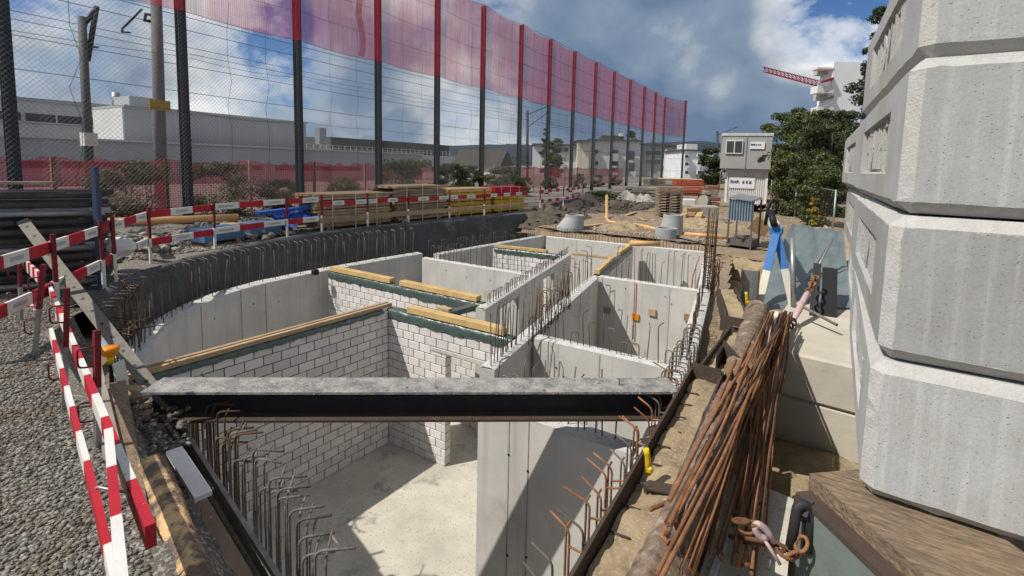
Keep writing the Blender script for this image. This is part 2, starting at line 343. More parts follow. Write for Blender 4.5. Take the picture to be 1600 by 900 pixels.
# uneven earth in the open part of the site, as a fine grid just above the sheet
def fbm(x, y):
    return (math.sin(x*1.7+1.3*math.sin(y*1.1))*.5 + math.sin(y*2.3+x*.7)*.3 + math.sin(x*4.1-y*3.3)*.15 + math.sin(x*7.7+y*6.1)*.08)
def grid(name, x0, x1, y0, y1, nx, ny, zf, m, inside=None, kind='structure', label=None, cat=None):
    vs = []; fs = []; idx = {}
    for j in range(ny+1):
        for i in range(nx+1):
            x = x0+(x1-x0)*i/nx; y = y0+(y1-y0)*j/ny; vs.append((x, y, zf(x, y)))
    for j in range(ny):
        for i in range(nx):
            x = x0+(x1-x0)*(i+.5)/nx; y = y0+(y1-y0)*(j+.5)/ny
            if inside is None or inside(x, y): a = j*(nx+1)+i; fs.append((a, a+1, a+nx+2, a+nx+1))
    o = big_mesh(name, vs, fs, m, smooth=True); tag(o, label, cat, kind=kind); return o
grid('site_earth', -9.6, 1.9, 16.8, 44, 70, 150, lambda x, y: FAR + .03 + .07*(.6+fbm(x*1.3, y*.9))*min(1, (y-16.6)/2.5), 'earth')
# raised gravel yard on the left, with its skirt
bm = bmesh.new()
yedge = [(-.8, .72), (-2.4, .98), (-5.0, 1.42), (-6.5, 1.62), (-7.6, 1.82), (-8.2, 2.2)]
yard = [*yedge, *edge[3:], (-11.4, 19.5), (-12.6, 24), (-13.6, 32), (-14.2, 48), (-14.6, 90), (-14.6, 600), (-700, 600), (-700, -60), (6, -60), (6, .9)]
vs = [bm.verts.new((x, y, YARD)) for x, y in yard]; vb = [bm.verts.new((x, y, FAR-.01)) for x, y in yard]
f = bm.faces.new(vs); bmesh.ops.triangulate(bm, faces=[f])
for i in range(len(yard)-1):
    if 14 <= i <= 21: bm.faces.new((vs[i], vb[i], vb[i+1], vs[i+1]))
me = bpy.data.meshes.new('yard'); bm.to_mesh(me); bm.free(); me.materials.append(M['gravel'])
yo = bpy.data.objects.new('gravel_yard', me); COL.objects.link(yo); tag(yo, kind='structure')
# soil slope from the yard down to the wale
vs = []; n_ = 90; m_ = 12; rs_ = random.Random(2)
for i in range(n_+1):
    x = -.8-7.5*i/n_
    def yl(pl):
        for (x0, y0), (x1, y1) in zip(pl, pl[1:]):
            if x1 <= x <= x0: return y0+(y1-y0)*(x-x0)/(x1-x0)
        return pl[-1][1] if x < pl[-1][0] else pl[0][1]
    y0, y1 = yl(yedge), yl(edge[:4])
    for j in range(m_+1): t = j/m_; vs.append((x, y0-.03+(y1-y0+.03)*t, .004+(WZ-.14-.2*max(0, min(1, (-x-5.7)/.5)))*t**(1.3 if x > -5.7 else .8)+(.035*fbm(x*9, t*7+x*3)+.03*rs_.random())*(0 < j < m_)))
o = big_mesh('edge_slope', vs, [(i*(m_+1)+j, (i+1)*(m_+1)+j, (i+1)*(m_+1)+j+1, i*(m_+1)+j+1) for i in range(n_) for j in range(m_)], 'gravel'); tag(o, kind='structure')
# pit floor
MB().prism([(-11.2, 1.2), (-.5, .8), (-.5, 17), (-11.2, 17)], FLOOR-.2, FLOOR).build('pit_floor', 'floor').__setitem__('kind', 'structure')

# stones of the gravel yard
ico = bmesh.new(); bmesh.ops.create_icosphere(ico, subdivisions=1, radius=1); iv = np.array([v.co[:] for v in ico.verts]); ifc = np.array([[v.index for v in f.verts] for f in ico.faces]); ico.free()
def stones(name, pts, smin, smax, m, seed, flat=.6, label='', cat='gravel', zsink=.25):
    rg = np.random.default_rng(seed); n = len(pts); pts = np.asarray(pts, float)
    s = (smin + (smax-smin)*rg.random(n)**2.2)[:, None]
    sc = s*np.stack([.8+.5*rg.random(n), .6+.4*rg.random(n), flat*(.7+.6*rg.random(n))], 1)
    a = rg.random(n)*6.283; tx = (rg.random(n)-.5)*.9
    V = iv[None]*(1+.28*(rg.random((n, len(iv), 1))-.5))*sc[:, None, :]
    y2 = V[..., 1]*np.cos(tx)[:, None]-V[..., 2]*np.sin(tx)[:, None]; z2 = V[..., 1]*np.sin(tx)[:, None]+V[..., 2]*np.cos(tx)[:, None]
    x3 = V[..., 0]*np.cos(a)[:, None]-y2*np.sin(a)[:, None]; y3 = V[..., 0]*np.sin(a)[:, None]+y2*np.cos(a)[:, None]
    W = np.stack([x3+pts[:, None, 0], y3+pts[:, None, 1], z2+pts[:, None, 2]+sc[:, None, 2]*zsink], 2).reshape(-1, 3)
    Fc = (ifc[None]+(np.arange(n)*len(iv))[:, None, None]).reshape(-1, 3)
    o = big_mesh(name, W, Fc, m); tag(o, label, cat, kind='stuff'); return o
rg = np.random.default_rng(3)
pts = []
def front_y(x):   # y of the front edge of the pit at x
    for (x0, y0), (x1, y1) in zip(yedge+edge[3:], (yedge+edge[3:])[1:]):
        if x1 <= x <= x0: return y0+(y1-y0)*(x-x0)/(x1-x0)
    return 3.0
while len(pts) < 62000:
    x = -1.0-9.5*rg.random()**1.7; y = .1+2.8*rg.random()
    if y < front_y(x)-.16*rg.random()-.05: pts.append((x, y, YARD+.006*rg.random()))
stones('gravel_stones', pts, .0035, .019, 'stone', 4, label='grey gravel stones covering the yard at the left', cat='gravel')
pts = [(-12.6-3.8*rg.random(), 3+16*rg.random(), YARD) for _ in range(2600)] + [(-11.6-1.5*rg.random(), 3.2+3.2*rg.random(), YARD) for _ in range(2200)]
stones('loose_gravel', [p for p in pts if p[0] < -10.9-.25*min(p[1]-3, 4)], .02, .06, 'stone', 5, label='loose gravel between the stacks and the steel posts', cat='gravel')
pts = []
for _ in range(2600):
    x = -9.3+10.5*rg.random(); y = 17.2+24*rg.random()**1.4; pts.append((x, y, FAR+.05))
stones('earth_clods', pts, .02, .085, 'rock', 6, label='stones and clods strewn over the brown site earth', cat='stones')

# ================================================================== EXCAVATION
# shotcrete face left of the pit (uneven)
sh = thing('shotcrete_wall', 'dark curved shotcrete retaining wall below the stacked lumber', 'wall', (-11, 8, 0))
top = [Vector((x, y, YARD+.03)) for x, y in edge[3:]]
bot = [Vector((x, y, -1.35)) for x, y in [(-8.2, 2.75), (-8.6, 3.05), (-9.65, 3.95), (-10.42, 5.0), (-10.98, 6.45), (-11.38, 8.5), (-11.05, 11.6), (-10.6, 15.2), (-10.3, 17.3)]]
vs = []; fs = []; nz = 14; cols = []
for a, b in zip(range(len(top)-1), range(1, len(top))):
    k = max(2, int((top[b]-top[a]).length/.13))
    for i in range(k): cols.append((top[a].lerp(top[b], i/k), bot[a].lerp(bot[b], i/k)))
cols.append((top[-1], bot[-1]))
r2 = random.Random(5)
for t, b in cols:
    lip = t + (t-b).normalized()*.0; out = Vector((t.x-b.x, t.y-b.y, 0)).normalized()
    rowp = [t + out*.30 + Vector((0, 0, -.03)), t + out*.12 + Vector((0, 0, .035+.015*r2.random()))]
    for j in range(nz+1):
        q = t.lerp(b, j/nz); q += out*(.035*(r2.random()-.5) + .03*fbm(q.x*2+q.y*1.6, q.z*3)); rowp.append(q)
    vs += rowp
w_ = nz+3
fs = [(i*w_+j, (i+1)*w_+j, (i+1)*w_+j+1, i*w_+j+1) for i in range(len(cols)-1) for j in range(w_-1)]
o = big_mesh('shotcrete_face', [Vector(v)-sh.location for v in vs], fs, 'shot', smooth=True, parent=sh)
# backfill strip between shotcrete and the outer wall
MB().prism([(-6.7, 2.3), (-8.3, 2.6), (-8.9, 2.95), (-9.8, 3.85), (-10.6, 4.95), (-11.15, 6.4), (-11.55, 8.5), (-11.2, 11.6), (-10.7, 15.2), (-10.4, 17.2), (-8.9, 17.0), (-9.55, 10.9), (-10.1, 10.3), (-10.25, 9.3), (-10.36, 7.0), (-10.2, 5.2), (-9.95, 4.6), (-9.45, 3.85), (-8.8, 3.2), (-8.1, 2.8), (-7.3, 2.35)], -1.7, -1.28).build('backfill', 'soil').__setitem__('kind', 'structure')

# fill behind the end wall and right of the right wall
grid('end_fill', -10.2, -2.2, 16.1, 17.4, 60, 12, lambda x, y: FAR-.06+.05*fbm(x*3, y*3)+(0 if y > 16.55 else -.12), 'earth', inside=lambda x, y: y > 15.98+.07*(x+8.6))
grid('right_fill', -3.2, -.6, 4.6, 17.0, 30, 130, lambda x, y: -.80+.05*fbm(x*4, y*3)+max(0, min(1, (y-11)/3))*.28, 'earth', inside=lambda x, y: x > (-2.92+(16.2-y)*.1645 if y > 10.85 else -2.04+(10.85-y)*.128)+.22 and x < -.75-(y-4.6)*.11)
# ---------------------------------------------------------------- concrete walls
def wall_boxes(mb, A, B, th, z0, z1, openings=(), side=1, mi=0):
    """wall along A->B, thickness to the left (side=1); openings = (s0, s1, ztop)"""
    A, B = Vector((A[0], A[1], 0)), Vector((B[0], B[1], 0)); d = (B-A).normalized(); n = Vector((-d.y, d.x, 0))*side*th; L = (B-A).length
    cuts = [0]
    for s0, s1, zt in openings: cuts += [s0, s1]
    cuts.append(L)
    for i in range(0, len(cuts), 2):
        a, b = A+d*cuts[i], A+d*cuts[i+1]; mb.prism([a[:2], b[:2], (b+n)[:2], (a+n)[:2]], z0, z1, mi)
    for s0, s1, zt in openings:
        a, b = A+d*s0, A+d*s1; mb.prism([a[:2], b[:2], (b+n)[:2], (a+n)[:2]], zt, z1, mi)
    return d, n
def conc_wall(name, label, A, B, th=.22, z0=FLOOR, z1=TOP, openings=(), side=1, holes=(), joints=()):
    t = thing(name, label, 'wall', (A[0], A[1], FLOOR)); mb = MB(); d, n = wall_boxes(mb, A, B, th, z0, z1, openings, side)
    mb.build('wall_body', 'concrete', t)
    # rough struck-off top
    A3, B3 = Vector((A[0], A[1], 0)), Vector((B[0], B[1], 0)); L = (B3-A3).length; k = max(3, int(L/.07)); vs = []; fs = []; rr = random.Random(hash(label) % 999)
    W = 5
    for i in range(k+1):
        for j in range(W):
            q = A3+d*(L*i/k)+n*(j/(W-1)); edge_ = j in (0, W-1); vs.append(Vector((q.x, q.y, z1+(.003 if edge_ else .012+.02*rr.random())))-t.location)
    fs = [(i*W+j, (i+1)*W+j, (i+1)*W+j+1, i*W+j+1) for i in range(k) for j in range(W-1)]
    big_mesh('rough_top', vs, fs, 'top', smooth=True, parent=t)
    nn = n.normalized()
    for s, z in holes:      # tie holes on the seen face
        c = A3+d*s-nn*.002; h = MB(); h.tube([c+Vector((0, 0, z))+nn*.02, c+Vector((0, 0, z))-nn*.006], .014, 8); h.build('tie_hole', 'dark', t)
    for s in joints:
        c = A3+d*s; h = MB(); h.bar(c+Vector((0, 0, z0+.02)), c+Vector((0, 0, z1-.02)), .012, .008, up=nn); h.build('formwork_joint', 'joint', t)
    return t, d, n
# rebar shapes (origin at concrete surface)
def rb_mesh(name, path, r, m, rad=.04): return mesh_of(MB().tube(arc_path(path, rad, 3), r, 6), name, m)
RB = {}
for m in ('rebar', 'rebarl', 'rust'):
    RB['hook', m] = rb_mesh('rebar', [(0, 0, -.05), (0, 0, .78), (.02, .16, .80)], .0075, m)
    RB['hooks', m] = rb_mesh('rebar', [(0, 0, -.05), (0, 0, .55), (.0, .14, .565)], .0075, m)
    RB['u', m] = rb_mesh('rebar', [(-.06, 0, -.05), (-.06, 0, .42), (.06, 0, .42), (.06, 0, -.05)], .0075, m, .055)
    RB['us', m] = rb_mesh('rebar', [(-.055, 0, -.05), (-.055, 0, .26), (.055, 0, .26), (.055, 0, -.05)], .007, m, .05)
    RB['tallu', m] = rb_mesh('rebar', [(-.035, 0, -.05), (-.032, 0, .74), (.032, 0, .74), (.04, 0, -.05)], .0075, m, .03)
    RB['uw', m] = rb_mesh('rebar', [(-.11, 0, -.05), (-.11, 0, .44), (.11, 0, .46), (.11, 0, -.05)], .0075, m, .06)
    RB['tall', m] = rb_mesh('rebar', [(0, 0, -.05), (0, 0, .82), (.06, 0, .83)], .0075, m, .05)
    RB['straight', m] = rb_mesh('rebar', [(0, 0, -.05), (.01, 0, .7)], .008, m, .05)
def rebars(parent, poly, step, kind, m='rebar', z=TOP, rz_off=0, jit=.35, tilt=.05, start=.05, skip=0):
    for p, d in along([Vector((q[0], q[1], 0)) for q in poly], step, start):
        if rnd.random() < skip: continue
        k = kind if isinstance(kind, str) else rnd.choice(kind)
        a = math.atan2(d.y, d.x)+rz_off+(rnd.random()-.5)*jit
        place(None, 'rebar', parent, (p.x+(rnd.random()-.5)*.02, p.y+(rnd.random()-.5)*.02, z-(rnd.random()*.06)), mesh=RB[k, m], rot=((rnd.random()-.5)*2*tilt, (rnd.random()-.5)*2*tilt, a))
# curved outer wall
inner = [(-7.22, 2.50), (-7.45, 2.62), (-8.11, 2.99), (-8.72, 3.41), (-9.31, 4.02), (-9.80, 4.72), (-10.06, 5.49), (-10.14, 6.2), (-10.16, 7.17), (-10.14, 7.6), (-10.02, 9.17), (-9.85, 10.4)]
inn = [Vector((*p, 0)) for p in inner]; sm = []
for i in range(len(inn)-1):
    p0, p1, p2, p3 = inn[max(0, i-1)], inn[i], inn[i+1], inn[min(len(inn)-1, i+2)]
    for k in range(6):
        t = k/6; sm.append(.5*((2*p1)+(p2-p0)*t+(2*p0-5*p1+4*p2-p3)*t*t+(3*p1-p0-3*p2+p3)*t**3))
sm.append(inn[-1])
def strip_wall(name, label, pts, th, z0, z1):
    t = thing(name, label, 'wall', (pts[0].x, pts[0].y, FLOOR)); rr = random.Random(9); vs = []; fs = []; tv = []
    for i, p in enumerate(pts):
        d = (pts[min(i+1, len(pts)-1)]-pts[max(i-1, 0)]).normalized(); n = Vector((-d.y, d.x, 0))
        vs += [Vector((p.x, p.y, z0)), Vector((p.x, p.y, z1)), Vector((*(p+n*th)[:2], z1)), Vector((*(p+n*th)[:2], z0))]
        for j in range(5): q = p+n*th*j/4; tv.append(Vector((q.x, q.y, z1+(.003 if j in (0, 4) else .010+.022*rr.random())))-t.location)
    n = len(pts); fs = [(i*4+j, (i+1)*4+j, (i+1)*4+(j+1) % 4, i*4+(j+1) % 4) for i in range(n-1) for j in range(4)] + [(0, 1, 2, 3), ((n-1)*4+3, (n-1)*4+2, (n-1)*4+1, (n-1)*4)]
    MB().add(vs, fs).build('wall_body', 'concrete', t)
    big_mesh('rough_top', tv, [(i*5+j, (i+1)*5+j, (i+1)*5+j+1, i*5+j+1) for i in range(n-1) for j in range(4)], 'top', smooth=True, parent=t)
    return t
# densify for the top
def dens(pts, step):
    out = []
    for a, b in zip(pts, pts[1:]):
        k = max(1, int((b-a).length/step)); out += [a.lerp(b, i/k) for i in range(k)]
    return out+[pts[-1]]
cw = strip_wall('curved_outer_wall', 'curved shaded concrete outer wall with a long row of tall hooked rebars', dens(sm, .08), .33, FLOOR, TOP)
offs = [p+Vector((-d.y, d.x, 0))*.23 for p, d in along(sm, .2)]
rebars(cw, offs, .155, 'hook', 'rebar', rz_off=0, jit=.5, tilt=.06)
offs = [p+Vector((-d.y, d.x, 0))*.10 for p, d in along(sm, .2)]
rebars(cw, offs, .31, 'straight', 'rebar', jit=.5, tilt=.07)
for s in (2.9, 4.0, 4.6):
    p, d = along(sm, 99, s)[0]; c = p; n = Vector((d.y, -d.x, 0))
    MB().bar(c+n*.002+Vector((0, 0, FLOOR)), c+n*.002+Vector((0, 0, TOP-.02)), .014, .010, up=n).build('formwork_joint', 'joint', cw)
for s, z in ((1.2, -1.0), (1.5, -1.75), (2.2, -1.3), (2.5, -1.9), (3.3, -1.0), (3.5, -1.8), (4.3, -1.0), (4.9, -1.1)):
    p, d = along(sm, 99, s)[0]; n = Vector((d.y, -d.x, 0)); MB().tube([p+Vector((0, 0, z))-n*.02, p+Vector((0, 0, z))+n*.006], .016, 8).build('tie_hole', 'dark', cw)
# outer wall, far part
o2 = conc_wall('outer_wall', 'far straight part of the outer concrete wall with short rebar loops', (-9.39, 10.6), (-8.77, 15.9), .25, side=1)[0]
rebars(o2, [(-9.5, 10.7), (-8.9, 15.8)], .13, ['us', 'u'], 'rebar', jit=.3)
# T3, L2, T5, L3, R1, R2, R0, right outer wall
t3 = conc_wall('cross_wall', 'sunlit concrete cross wall with a row of bent rebars behind the second brick wall', (-9.4, 9.9), (-5.75, 9.9), .2, holes=((.9, -.85), (1.6, -.95), (2.4, -.9), (2.9, -.9)), joints=(2.5,))[0]
rebars(t3, [(-9.3, 10.0), (-5.9, 10.0)], .17, ['hooks', 'u'], 'rebar', rz_off=0, jit=.4)
A2, B2 = (-5.12, 7.08), (-6.25, 13.08)
def s_on(px, py, A, B): q = PV(px, py, A, B); return (Vector((q.x, q.y))-Vector(A)).length, q.z
sa, za = s_on(782, 482, A2, B2); sb, zb = s_on(800, 469, A2, B2); sc, zc_ = s_on(849, 436, A2, B2); sd, zd = s_on(861, 428, A2, B2)
l2 = conc_wall('long_wall', 'long concrete inner wall with two door openings and a notch in its top', A2, B2, .2, openings=((.71, 1.75, -.81), (3.44, 4.4, -.81)), holes=((.5, -1.0), (2.4, -.9), (4.4, -1.0)), joints=(2.2, 2.75, 4.0))[0]
rebars(l2, [(-5.22, 7.3), (-6.33, 13.0)], .13, 'us', 'rebar', jit=.3)
t5 = conc_wall('end_wall', 'sunlit concrete end wall at the far side of the pit', (-8.6, 15.75), (-2.9, 16.15), .25, holes=((1.1, -.8), (2.2, -.85), (3.9, -.8), (5.0, -.8), (5.4, -.85)), joints=(1.25, 3.7, 5.1))[0]
rebars(t5, [(-8.5, 15.9), (-3.0, 16.28)], .115, ['us', 'us', 'u'], 'rebar', jit=.25)
A3_, B3_ = (-3.45, 5.0), (-4.37, 10.75)
l3 = conc_wall('long_wall', 'long concrete inner wall shaded on its right side with dense tall rebars', A3_, B3_, .22, joints=(2.1, 2.7, 4.2), holes=((2.6, -1.2), (3.8, -1.0), (4.8, -1.0)))[0]
rebars(l3, [(-3.52, 5.0), (-4.5, 10.7)], .17, ['straight', 'hook', 'hooks'], 'rebar', jit=.8, tilt=.06)
rebars(l3, [(-3.62, 6.2), (-3.98, 8.4)], .10, ['hooks', 'u', 'straight'], 'rust', jit=1.5, tilt=.2)
rebars(l3, [(-3.57, 5.1), (-3.68, 5.9)], .12, ['tall', 'tallu', 'hooks'], 'rebar', jit=.7, tilt=.06)
r1 = conc_wall('cross_wall', 'near concrete cross wall with bent rebar loops right behind the strut', (-3.6, 6.3), (-1.4, 6.34), .22, joints=(1.1,), holes=((.4, -1.0), (1.5, -1.05)))[0]
rebars(r1, [(-3.5, 6.41), (-1.5, 6.44)], .16, ['u', 'us', 'hooks', 'u'], 'rebar', jit=.9, tilt=.10)
r2w = conc_wall('cross_wall', 'concrete cross wall with orange and brown electrical boxes and tall rebars', (-4.4, 10.82), (-2.0, 10.88), .22, joints=(1.75,), holes=((.7, -.8), (1.65, -.85), (1.8, -1.0), (2.25, -1.1)))[0]
rebars(r2w, [(-4.2, 10.93), (-2.1, 11.0)], .155, ['tallu', 'tall', 'tall', 'hooks'], 'rebar', jit=.5, tilt=.04)
r0 = conc_wall('cross_wall', 'front concrete cross wall partly in the shadow of the steel strut', (-3.115, 4.2), (-1.3, 4.2), .24, joints=(.43, .68), holes=((.43, -1.1), (.44, -2.3), (.68, -1.2), (.69, -2.2)))[0]
rebars(r0, [(-3.0, 4.32), (-1.4, 4.32)], .13, ['hooks', 'u', 'straight'], 'rebar', jit=.8, tilt=.1)
rw = strip_wall('right_outer_wall', 'right outer concrete wall beside the brown wale', dens([Vector(p+(0,)) for p in [(-2.92, 16.2), (-2.04, 10.85), (-1.46, 6.32), (-1.27, 4.2), (-1.1, 1.4)]], .1), .26, FLOOR, TOP+.01)
rebars(rw, [(-2.8, 15.8), (-1.95, 10.9)], .2, ['hooks', 'u'], 'rust', jit=.4)
rebars(rw, [(-1.36, 7.2), (-1.18, 4.7)], .115, 'uw', 'rebar', rz_off=1.5708, jit=.15, tilt=.05)
rebars(rw, [(-1.9, 10.7), (-1.35, 6.7)], .22, ['u', 'hooks'], 'rust', jit=.4)
fw = strip_wall('front_outer_wall', 'front outer wall with bent rebars below the left wale', dens([Vector(p+(0,)) for p in [(-1.1, 1.34), (-5.83, 2.3), (-7.3, 2.62)][::-1]], .1), .18, FLOOR, -1.05)
# boxes in wall R2
for px, py, m in ((993, 495, 'yellow'), (949, 485, 'waler'), (1019, 488, 'waler'), (1075, 496, 'waler')):
    q = PY(px, py, 10.83); b = MB(); b.box((q.x, q.y, q.z), (.17, .05, .15)); b.build('junction_box', 'amber' if m == 'yellow' else 'timber', r2w)
# cable pipe down R2
MB().tube([PY(992, 440, 10.80), PY(991, 470, 10.80), PY(989, 530, 10.80)], .012, 6).build('cable_conduit', mat('red_conduit', (.4, .12, .08)), r2w)
for wl, px in ((t5, 1082), ):
    MB().tube([PY(1093, 400, 16.0), PY(1083, 430, 15.98), PY(1080, 455, 15.98)], .018, 6).build('cable_conduit', mat('red_conduit', (.4, .12, .08)), wl)

# ---------------------------------------------------------------- brick walls
BL, BH, BT = .26, .15, .15
bk = MB().bbox((0, 0, 0), (.2465, BT, .1365), .004); BRICK = mesh_of(bk, 'brick', 'brick')
HALF = mesh_of(MB().bbox((0, 0, 0), (.1165, BT, .1365), .004), 'brick', 'brick')
def brick_wall(name, label, A, B, side=1, z1=TOP, rows=17, openings=(), minrow=0, extra=None):
    """face line A->B, bricks laid behind it; openings: (s0,s1,z0,z1)"""
    t = thing(name, label, 'wall', (A[0], A[1], FLOOR)); A_, B_ = Vector((A[0], A[1], 0)), Vector((B[0], B[1], 0)); d = (B_-A_).normalized(); n = Vector((-d.y, d.x, 0))*side; L = (B_-A_).length; rz = math.atan2(d.y, d.x)
    mb = MB(); c0, c1 = A_+n*.010, B_+n*.010; zt = FLOOR+rows*BH-.012
    def seg(s0, s1, za, zb):
        a, b = A_+d*s0+n*.012, A_+d*s1+n*.012; k = n*(BT-.024); mb.prism([a[:2], b[:2], (b+k)[:2], (a+k)[:2]], za, zb)
    cuts = sorted(openings); s = 0
    for o in cuts: seg(s, o[0]-.012, FLOOR, zt); seg(o[0]-.012, o[1]+.012, o[3]+.06, zt); s = o[1]+.012
    seg(s, L, FLOOR, zt); mb.build('mortar_core', 'mortar', t)
    cnt = 0
    for r in range(rows):
        z = FLOOR+(r+.5)*BH; s = (-BL/2 if r % 2 else 0)
        while s < L-.02:
            a, b = max(0, s), min(L, s+BL); pieces = [(a, b)]
            for o in openings:
                if o[2] < z < o[3]:
                    nx = []
                    for p, q in pieces:
                        if q <= o[0] or p >= o[1]: nx.append((p, q)); continue
                        if p < o[0]: nx.append((p, o[0]))
                        if q > o[1]: nx.append((o[1], q))
                    pieces = nx
            for p, q in pieces:
                if q-p < .03: continue
                c = A_+d*((p+q)/2)+n*(BT/2)
                ob = place(None, 'brick', t, (c.x, c.y, z), rz=rz, mesh=BRICK); cnt += 1
                if q-p < BL-.001: ob.scale.x = (q-p-.0135)/.2465
                ob.location += n*(rnd.random()-.5)*.004
            s += BL
    return t, d, n
A1, B1 = (-6.81, 2.28), (-6.52, 5.99)
bw1 = brick_wall('brick_wall', 'shaded sand-lime brick wall running along the pit under two long boards', B1, A1, side=-1)[0]
bw2 = brick_wall('brick_wall', 'sunlit brick wall with a door opening and foil on top behind the strut', (-6.68, 6.0), (-3.75, 6.03), side=1, openings=((1.52, 2.36, FLOOR, -1.14),))[0]
MB().box((-4.75, 6.075, -1.105), (1.5, .158, .055)).build('lintel', 'concrete', bw2)
bw3 = brick_wall('brick_wall', 'second sunlit brick wall further back with two boards on its top', (-9.98, 7.27), (-5.3, 7.24), side=1)[0]
bw4 = brick_wall('brick_pier', 'small brick pier seen through the door opening', (-5.15, 7.02), (-4.62, 7.02), side=1, rows=14)[0]
bw5 = brick_wall('brick_wall', 'small far brick wall with one board at the left of the long wall', (-8.75, 12.45), (-6.3, 12.7), side=1)[0]
bw6 = brick_wall('brick_wall', 'far brick wall seen edge-on with a yellow board on top beyond the long wall', (-4.42, 10.9), (-5.15, 15.7), side=1)[0]
# ================================================================== BOARDS AND FOIL ON THE WALLS
def plank(name, label, p0, p1, w, h, m, group=None, up=UPV, off=(0, 0)):
    c = lerp(p0, p1, .5); mb = MB(); mb.bar(p0, p1, w, h, up=up, off=off); o = mb.build(name, m, loc=c); return tag(o, label, 'timber', group)
def foil(label, pts, w, drop, z, seed):      # crumpled foil strip over a wall top
    rr = random.Random(seed); ds = along([Vector((*p, 0)) for p in pts], .07); vs = []; fs = []; W = 9
    rr2 = 1
    prof = [(-w/2-.012, -drop), (-w/2-.014, -drop*.5), (-w/2-.008, -.01), (-w/2+.03, .02), (0, .022), (w/2-.03, .02), (w/2+.008, -.01), (w/2+.014, -drop*.5), (w/2+.012, -drop)]
    low = 0
    for i, (p, d) in enumerate(ds):
        n = Vector((-d.y, d.x, 0)); low = .75*low+.25*(rr.random()-.3)*drop*.9
        for j, (a, b) in enumerate(prof):
            vs.append(p+n*(a+.02*(rr.random()-.5))+Vector((0, 0, z+b+.022*rr.random()-(low if j in (0, 8) else 0))))
    fs = [(i*W+j, (i+1)*W+j, (i+1)*W+j+1, i*W+j+1) for i in range(len(ds)-1) for j in range(W-1)]
    c = vs[0].copy(); o = big_mesh('plastic_foil', [v-c for v in vs], fs, 'tarp'); o.location = c
    return tag(o, label, 'foil')
foil('dark green foil over the top of the shaded long brick wall', [(-6.60, 5.9), (-6.88, 2.3)], .16, .05, TOP+.005, 1)
foil('crumpled shiny green foil over the sunlit brick wall with the door opening', [(-6.56, 6.08), (-3.8, 6.10)], .17, .13, TOP+.005, 2)
foil('green foil over the top of the second brick wall', [(-9.95, 7.345), (-5.32, 7.315)], .17, .13, TOP+.005, 3)
foil('thin green foil over the small far brick wall', [(-8.7, 12.53), (-6.3, 12.78)], .17, .12, TOP+.005, 4)
foil('green foil over the far brick wall seen edge-on', [(-4.5, 10.95), (-5.22, 15.6)], .17, .12, TOP+.005, 5)
zt = TOP+.05
def boards(A, B, side_off, z, w, h, m, la, lb=None):
    d = (Vector((*B, 0))-Vector((*A, 0))).normalized(); n = Vector((-d.y, d.x, 0))
    for k, (off, lab, dz) in enumerate(((side_off[0], la, 0), (side_off[1], lb, 0))):
        if lab is None: continue
        p0 = Vector((*A, z+h/2+dz))+n*off; p1 = Vector((*B, z+h/2+dz))+n*off; plank('board', lab, p0, p1, w, h, m)
boards((-6.92, 2.2), (-6.63, 6.12), (-.05, .055), zt-.005, .062, .065, 'timber', 'nearer of two long boards along the shaded brick wall', 'farther of two long boards along the shaded brick wall')
boards((-6.05, 6.07), (-4.0, 6.09), (-.04, .045), zt, .075, .10, 'ytimber', 'front yellow board on the crumpled foil of the door wall', 'rear yellow board on the crumpled foil of the door wall')
boards((-9.9, 7.34), (-7.85, 7.33), (-.04, .045), zt, .075, .10, 'ytimber', 'front board on the left half of the second brick wall', 'rear board on the left half of the second brick wall')
boards((-7.55, 7.33), (-5.45, 7.31), (-.04, .045), zt, .075, .10, 'ytimber', 'front yellow board on the right half of the second brick wall', 'rear yellow board on the right half of the second brick wall')
boards((-8.7, 12.52), (-6.9, 12.72), (-.02, .1), zt, .12, .08, 'ytimber', 'single board on the small far brick wall')
boards((-4.48, 10.9), (-4.85, 13.0), (0, .1), zt, .12, .10, 'ytimber', 'short yellow board at the end of the long rebar wall')
boards((-4.97, 13.7), (-5.2, 15.6), (0, .1), zt, .12, .10, 'ytimber', 'yellow board on the far brick wall near the end wall')
boards((-6.15, 13.0), (-4.95, 13.1), (0, .1), zt-.03, .16, .06, 'timber', 'brown board bridging the long wall and the far brick wall')
# loose foil flap and board end beside wall 2
p = MB(); p.bar((-5.42, 7.18, TOP-.02), (-5.72, 6.62, TOP-.10), .16, .10); tag(p.build('foil_wrapped_timber', 'tarp', loc=(-5.5, 6.9, TOP)), 'short timber wrapped in green foil jutting from the second brick wall', 'timber')
p = MB(); p.bar((-5.66, 6.72, TOP-.06), (-5.95, 6.72, TOP-.06), .12, .13); tag(p.build('timber_block', 'timber', loc=(-5.8, 6.7, TOP)), 'pale timber block at the end of the wrapped timber', 'timber')
p = MB(); p.bbox((-10.02, 6.95, TOP+.06), (.16, .12, .13), .02); tag(p.build('concrete_clod', 'dark', loc=(-10, 6.9, TOP)), 'black lump lying on the curved outer wall', 'debris')

# ================================================================== STEEL
def hbeam(t, p0, p1, b, h, tf, tw, mt, mw, mb_, up=UPV):
    d = (Vector(p1)-Vector(p0)).normalized()
    MB().bar(p0, p1, b, tf, up=up, off=(0, h/2-tf/2)).build('top_flange', mt, t)
    MB().bar(p0, p1, tw, h-2*tf, up=up).build('web', mw, t)
    MB().bar(p0, p1, b, tf, up=up, off=(0, -h/2+tf/2)).build('bottom_flange', mb_, t)
s0, s1 = P(238, 601, 0.0), P(1052, 601, 0.0)
dz = Vector((0, 0, -.145))
st = thing('steel_strut', 'heavy black steel strut beam with a cement splashed top spanning the pit', 'beam', s0)
hbeam(st, s0+dz, s1+dz, .30, .29, .022, .016, 'beamtop', 'beam', 'waler')
